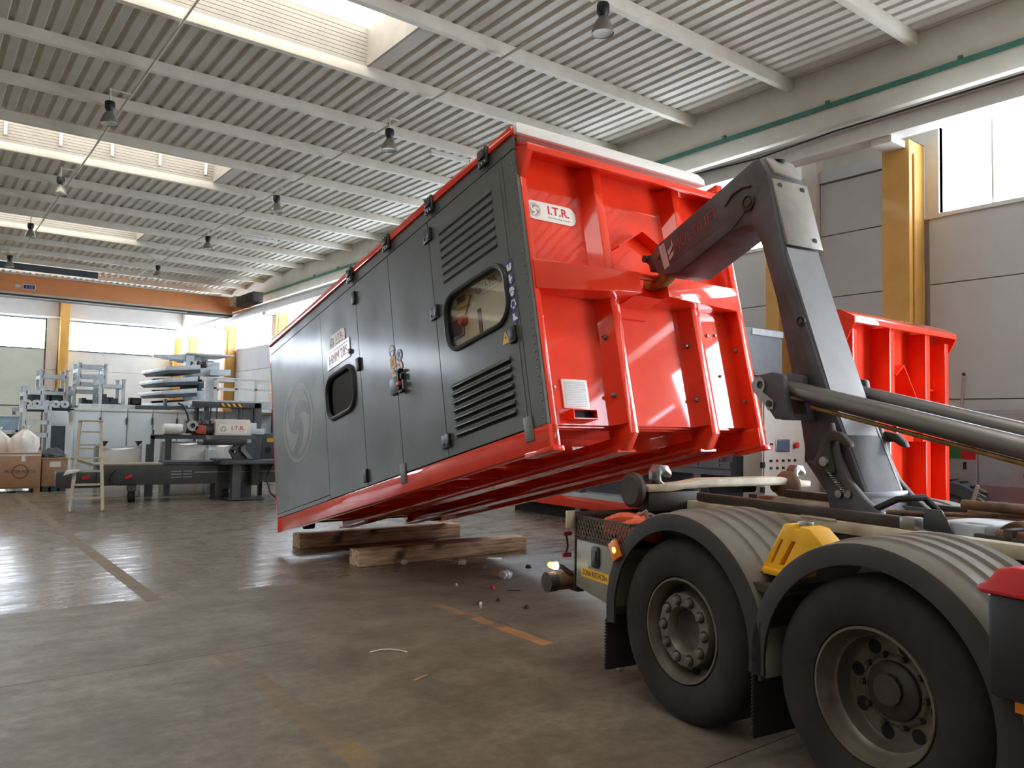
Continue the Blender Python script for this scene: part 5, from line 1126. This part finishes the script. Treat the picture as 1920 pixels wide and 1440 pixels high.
for v in b.bm.verts: v.co += V((rng.uniform(-1, 1), rng.uniform(-1, 1), rng.uniform(-1, 1)))*.03; v.co.z = max(0, v.co.z)
b.done('tarpaulin_sheet', DBLUE, tp)
# step ladder
ld = thing('step_ladder', 'aluminium step ladder standing open on the floor', 'ladder', (2.6, 15.8, 0), math.radians(-10))
for s_ in (-1, 1):
    B().bar((s_*.255, 0, 0), (s_*.165, .42, 1.62), .045, .07).done('front_rail', ALU, ld); B().bar((s_*.265, .92, 0), (s_*.175, .48, 1.6), .025, .05).done('rear_rail', ALU, ld)
    B().box(s_*.255-.025, s_*.255+.025, -.03, .03, 0, .03).done('rubber_foot', BLK, ld)
for k in range(6):
    q = (.24+k*.235)/1.62; y = .42*q; hw = .255-.09*q; B().box(-hw, hw, y-.05, y+.03, q*1.62-.015, q*1.62+.015).done('step', ALU, ld)
B().box(-.2, .2, .36, .54, 1.60, 1.635).done('top_step', ALU, ld, bev=.006); B().bar((-.24, .8, .25), (.24, .8, .25), .02).bar((-.2, .6, 1.1), (.2, .6, 1.1), .02).done('rear_brace', ALU, ld)
rg_ = thing('white_rag', 'white rag hanging over a step of the ladder', 'rag', (2.36, 15.95, .70)); B().hexa([(-.14, -.09, -.06), (.1, -.02, .0), (.1, .06, .0), (-.12, .06, -.06), (-.10, -.06, .03), (.16, -.02, .05), (.16, .06, .05), (-.06, .05, .04)]).done('rag_cloth', WSIGN, rg_, bev=.015)

for x in (1.44, 2.52, 3.6, 4.67, 5.77):
    B().box(x-.03, x+.03, 20.62, 20.65, 7.93, 8.24).done('hanging_strip', WSIGN, ce)
# ------------------------------------------------------------------ crane and lamps
oc = thing('overhead_crane', 'orange overhead travelling crane spanning the far end of the hall', 'crane', (0, 35.6, 0))
B().box(-19.5, 11.25, -.3, .3, 6.38, 7.06).done('girder_web', CRANE, oc, bev=.01); B().box(-19.5, 11.25, -.36, .36, 7.06, 7.1).box(-19.5, 11.25, -.34, -.30, 6.30, 6.38).done('girder_flange', PURL, oc)
B().box(-19.5, 11.25, -.36, .36, 6.22, 6.30).done('lower_flange', DFRAME, oc); B().box(-19.5, 9.3, -.4, -.36, 6.20, 6.225).done('light_rail', WHITE, oc)
B().box(11.25, 11.6, -2.2, 2.2, 6.5, 6.85).done('end_carriage', CRANE, oc, bev=.02)
B().box(10.95, 11.35, -1.5, -.8, 6.6, 7.0).done('pale_motor', CREAM, oc, bev=.02); B().box(11.0, 11.45, -3.6, -1.55, 6.5, 6.95).done('dark_motor', DFRAME, oc, bev=.03)
sg = B().box(3.3, 3.68, -.31, -.30, 6.55, 6.70).done('load_sign', BSIGN, oc); B().box(3.28, 3.7, -.306, -.30, 6.53, 6.72).done('sign_border', WSIGN, sg)
text('t 10', .15, mat('sign_pale_blue', (150, 190, 230)), sg, frame_m((3.5, -.312, 6.625), (1, 0, 0), (0, 0, 1)))
B().box(3.04, 3.2, -.31, -.30, 6.57, 6.68).done('small_label', STILL, oc)
def lamp(x, y, label, lit=False):
    t = thing('high_bay_lamp', label, 'lamp', (x, y, 6.88), 0, 'bell lamps under the roof')
    B().lathe([(.145, 0), (.15, .015), (.14, .06), (.115, .13), (.075, .20), (.055, .225), (.05, .225), (.07, .2), (.11, .125), (.135, .055), (.142, .0)], seg=28, close=False).done('bell_shade', mat('lamp_bell', (140, 138, 130), .3, .4, .05), t, smooth=True)
    B().lathe([(0, .022), (.10, .018), (.138, .012)], seg=28).done('lamp_glass', mat('lamp_glass', (214, 222, 220), .25, 0, .03), t, smooth=True)
    B().lathe([(0, .41), (.075, .41), (.085, .39), (.085, .30), (.06, .235), (.05, .22), (0, .22)], seg=20).done('ballast', BLK, t, smooth=True)
    B().cyl((0, 0, .41), (0, 0, .66), .012, 8).box(-.02, .36 if x < 4 else .2, -.015, .015, .62, .64).done('hanger', PURL, t); return t
labs = ['bell lamp nearest the camera, above the container roof', 'bell lamp left of the container top, second of the right row', 'bell lamp with warm glow, third of the right row', 'bell lamp, fourth of the right row', 'bell lamp, farthest of the right row above the crane']
for k, y in enumerate((7.42, 13.26, 19.08, 24.75, 30.85)): lamp(7.07, y, labs[k])
labs = ['bell lamp at the upper left, nearest of the left row', 'bell lamp, second of the left row', 'bell lamp with white bottom, third of the left row', 'bell lamp at the left picture edge, farthest of the left row']
for k, y in enumerate((15.32, 21.0, 26.7, 32.6)): lamp(2.6, y, labs[k])
for x, y, lab in ((8.6, 14.3, 'slim white tube light on a purlin above the container'), (8.1, 24.9, 'slim white tube light on a purlin near the fourth lamp')):
    t = thing('tube_light', lab, 'lamp', (x, y, 7.46)); B().box(0, 1.2, -.05, .05, 0, .07).done('light_body', WHITE, t, bev=.01); B().cyl((.03, 0, -.015), (1.17, 0, -.015), .02, 8).done('light_tube', WSIGN, t)
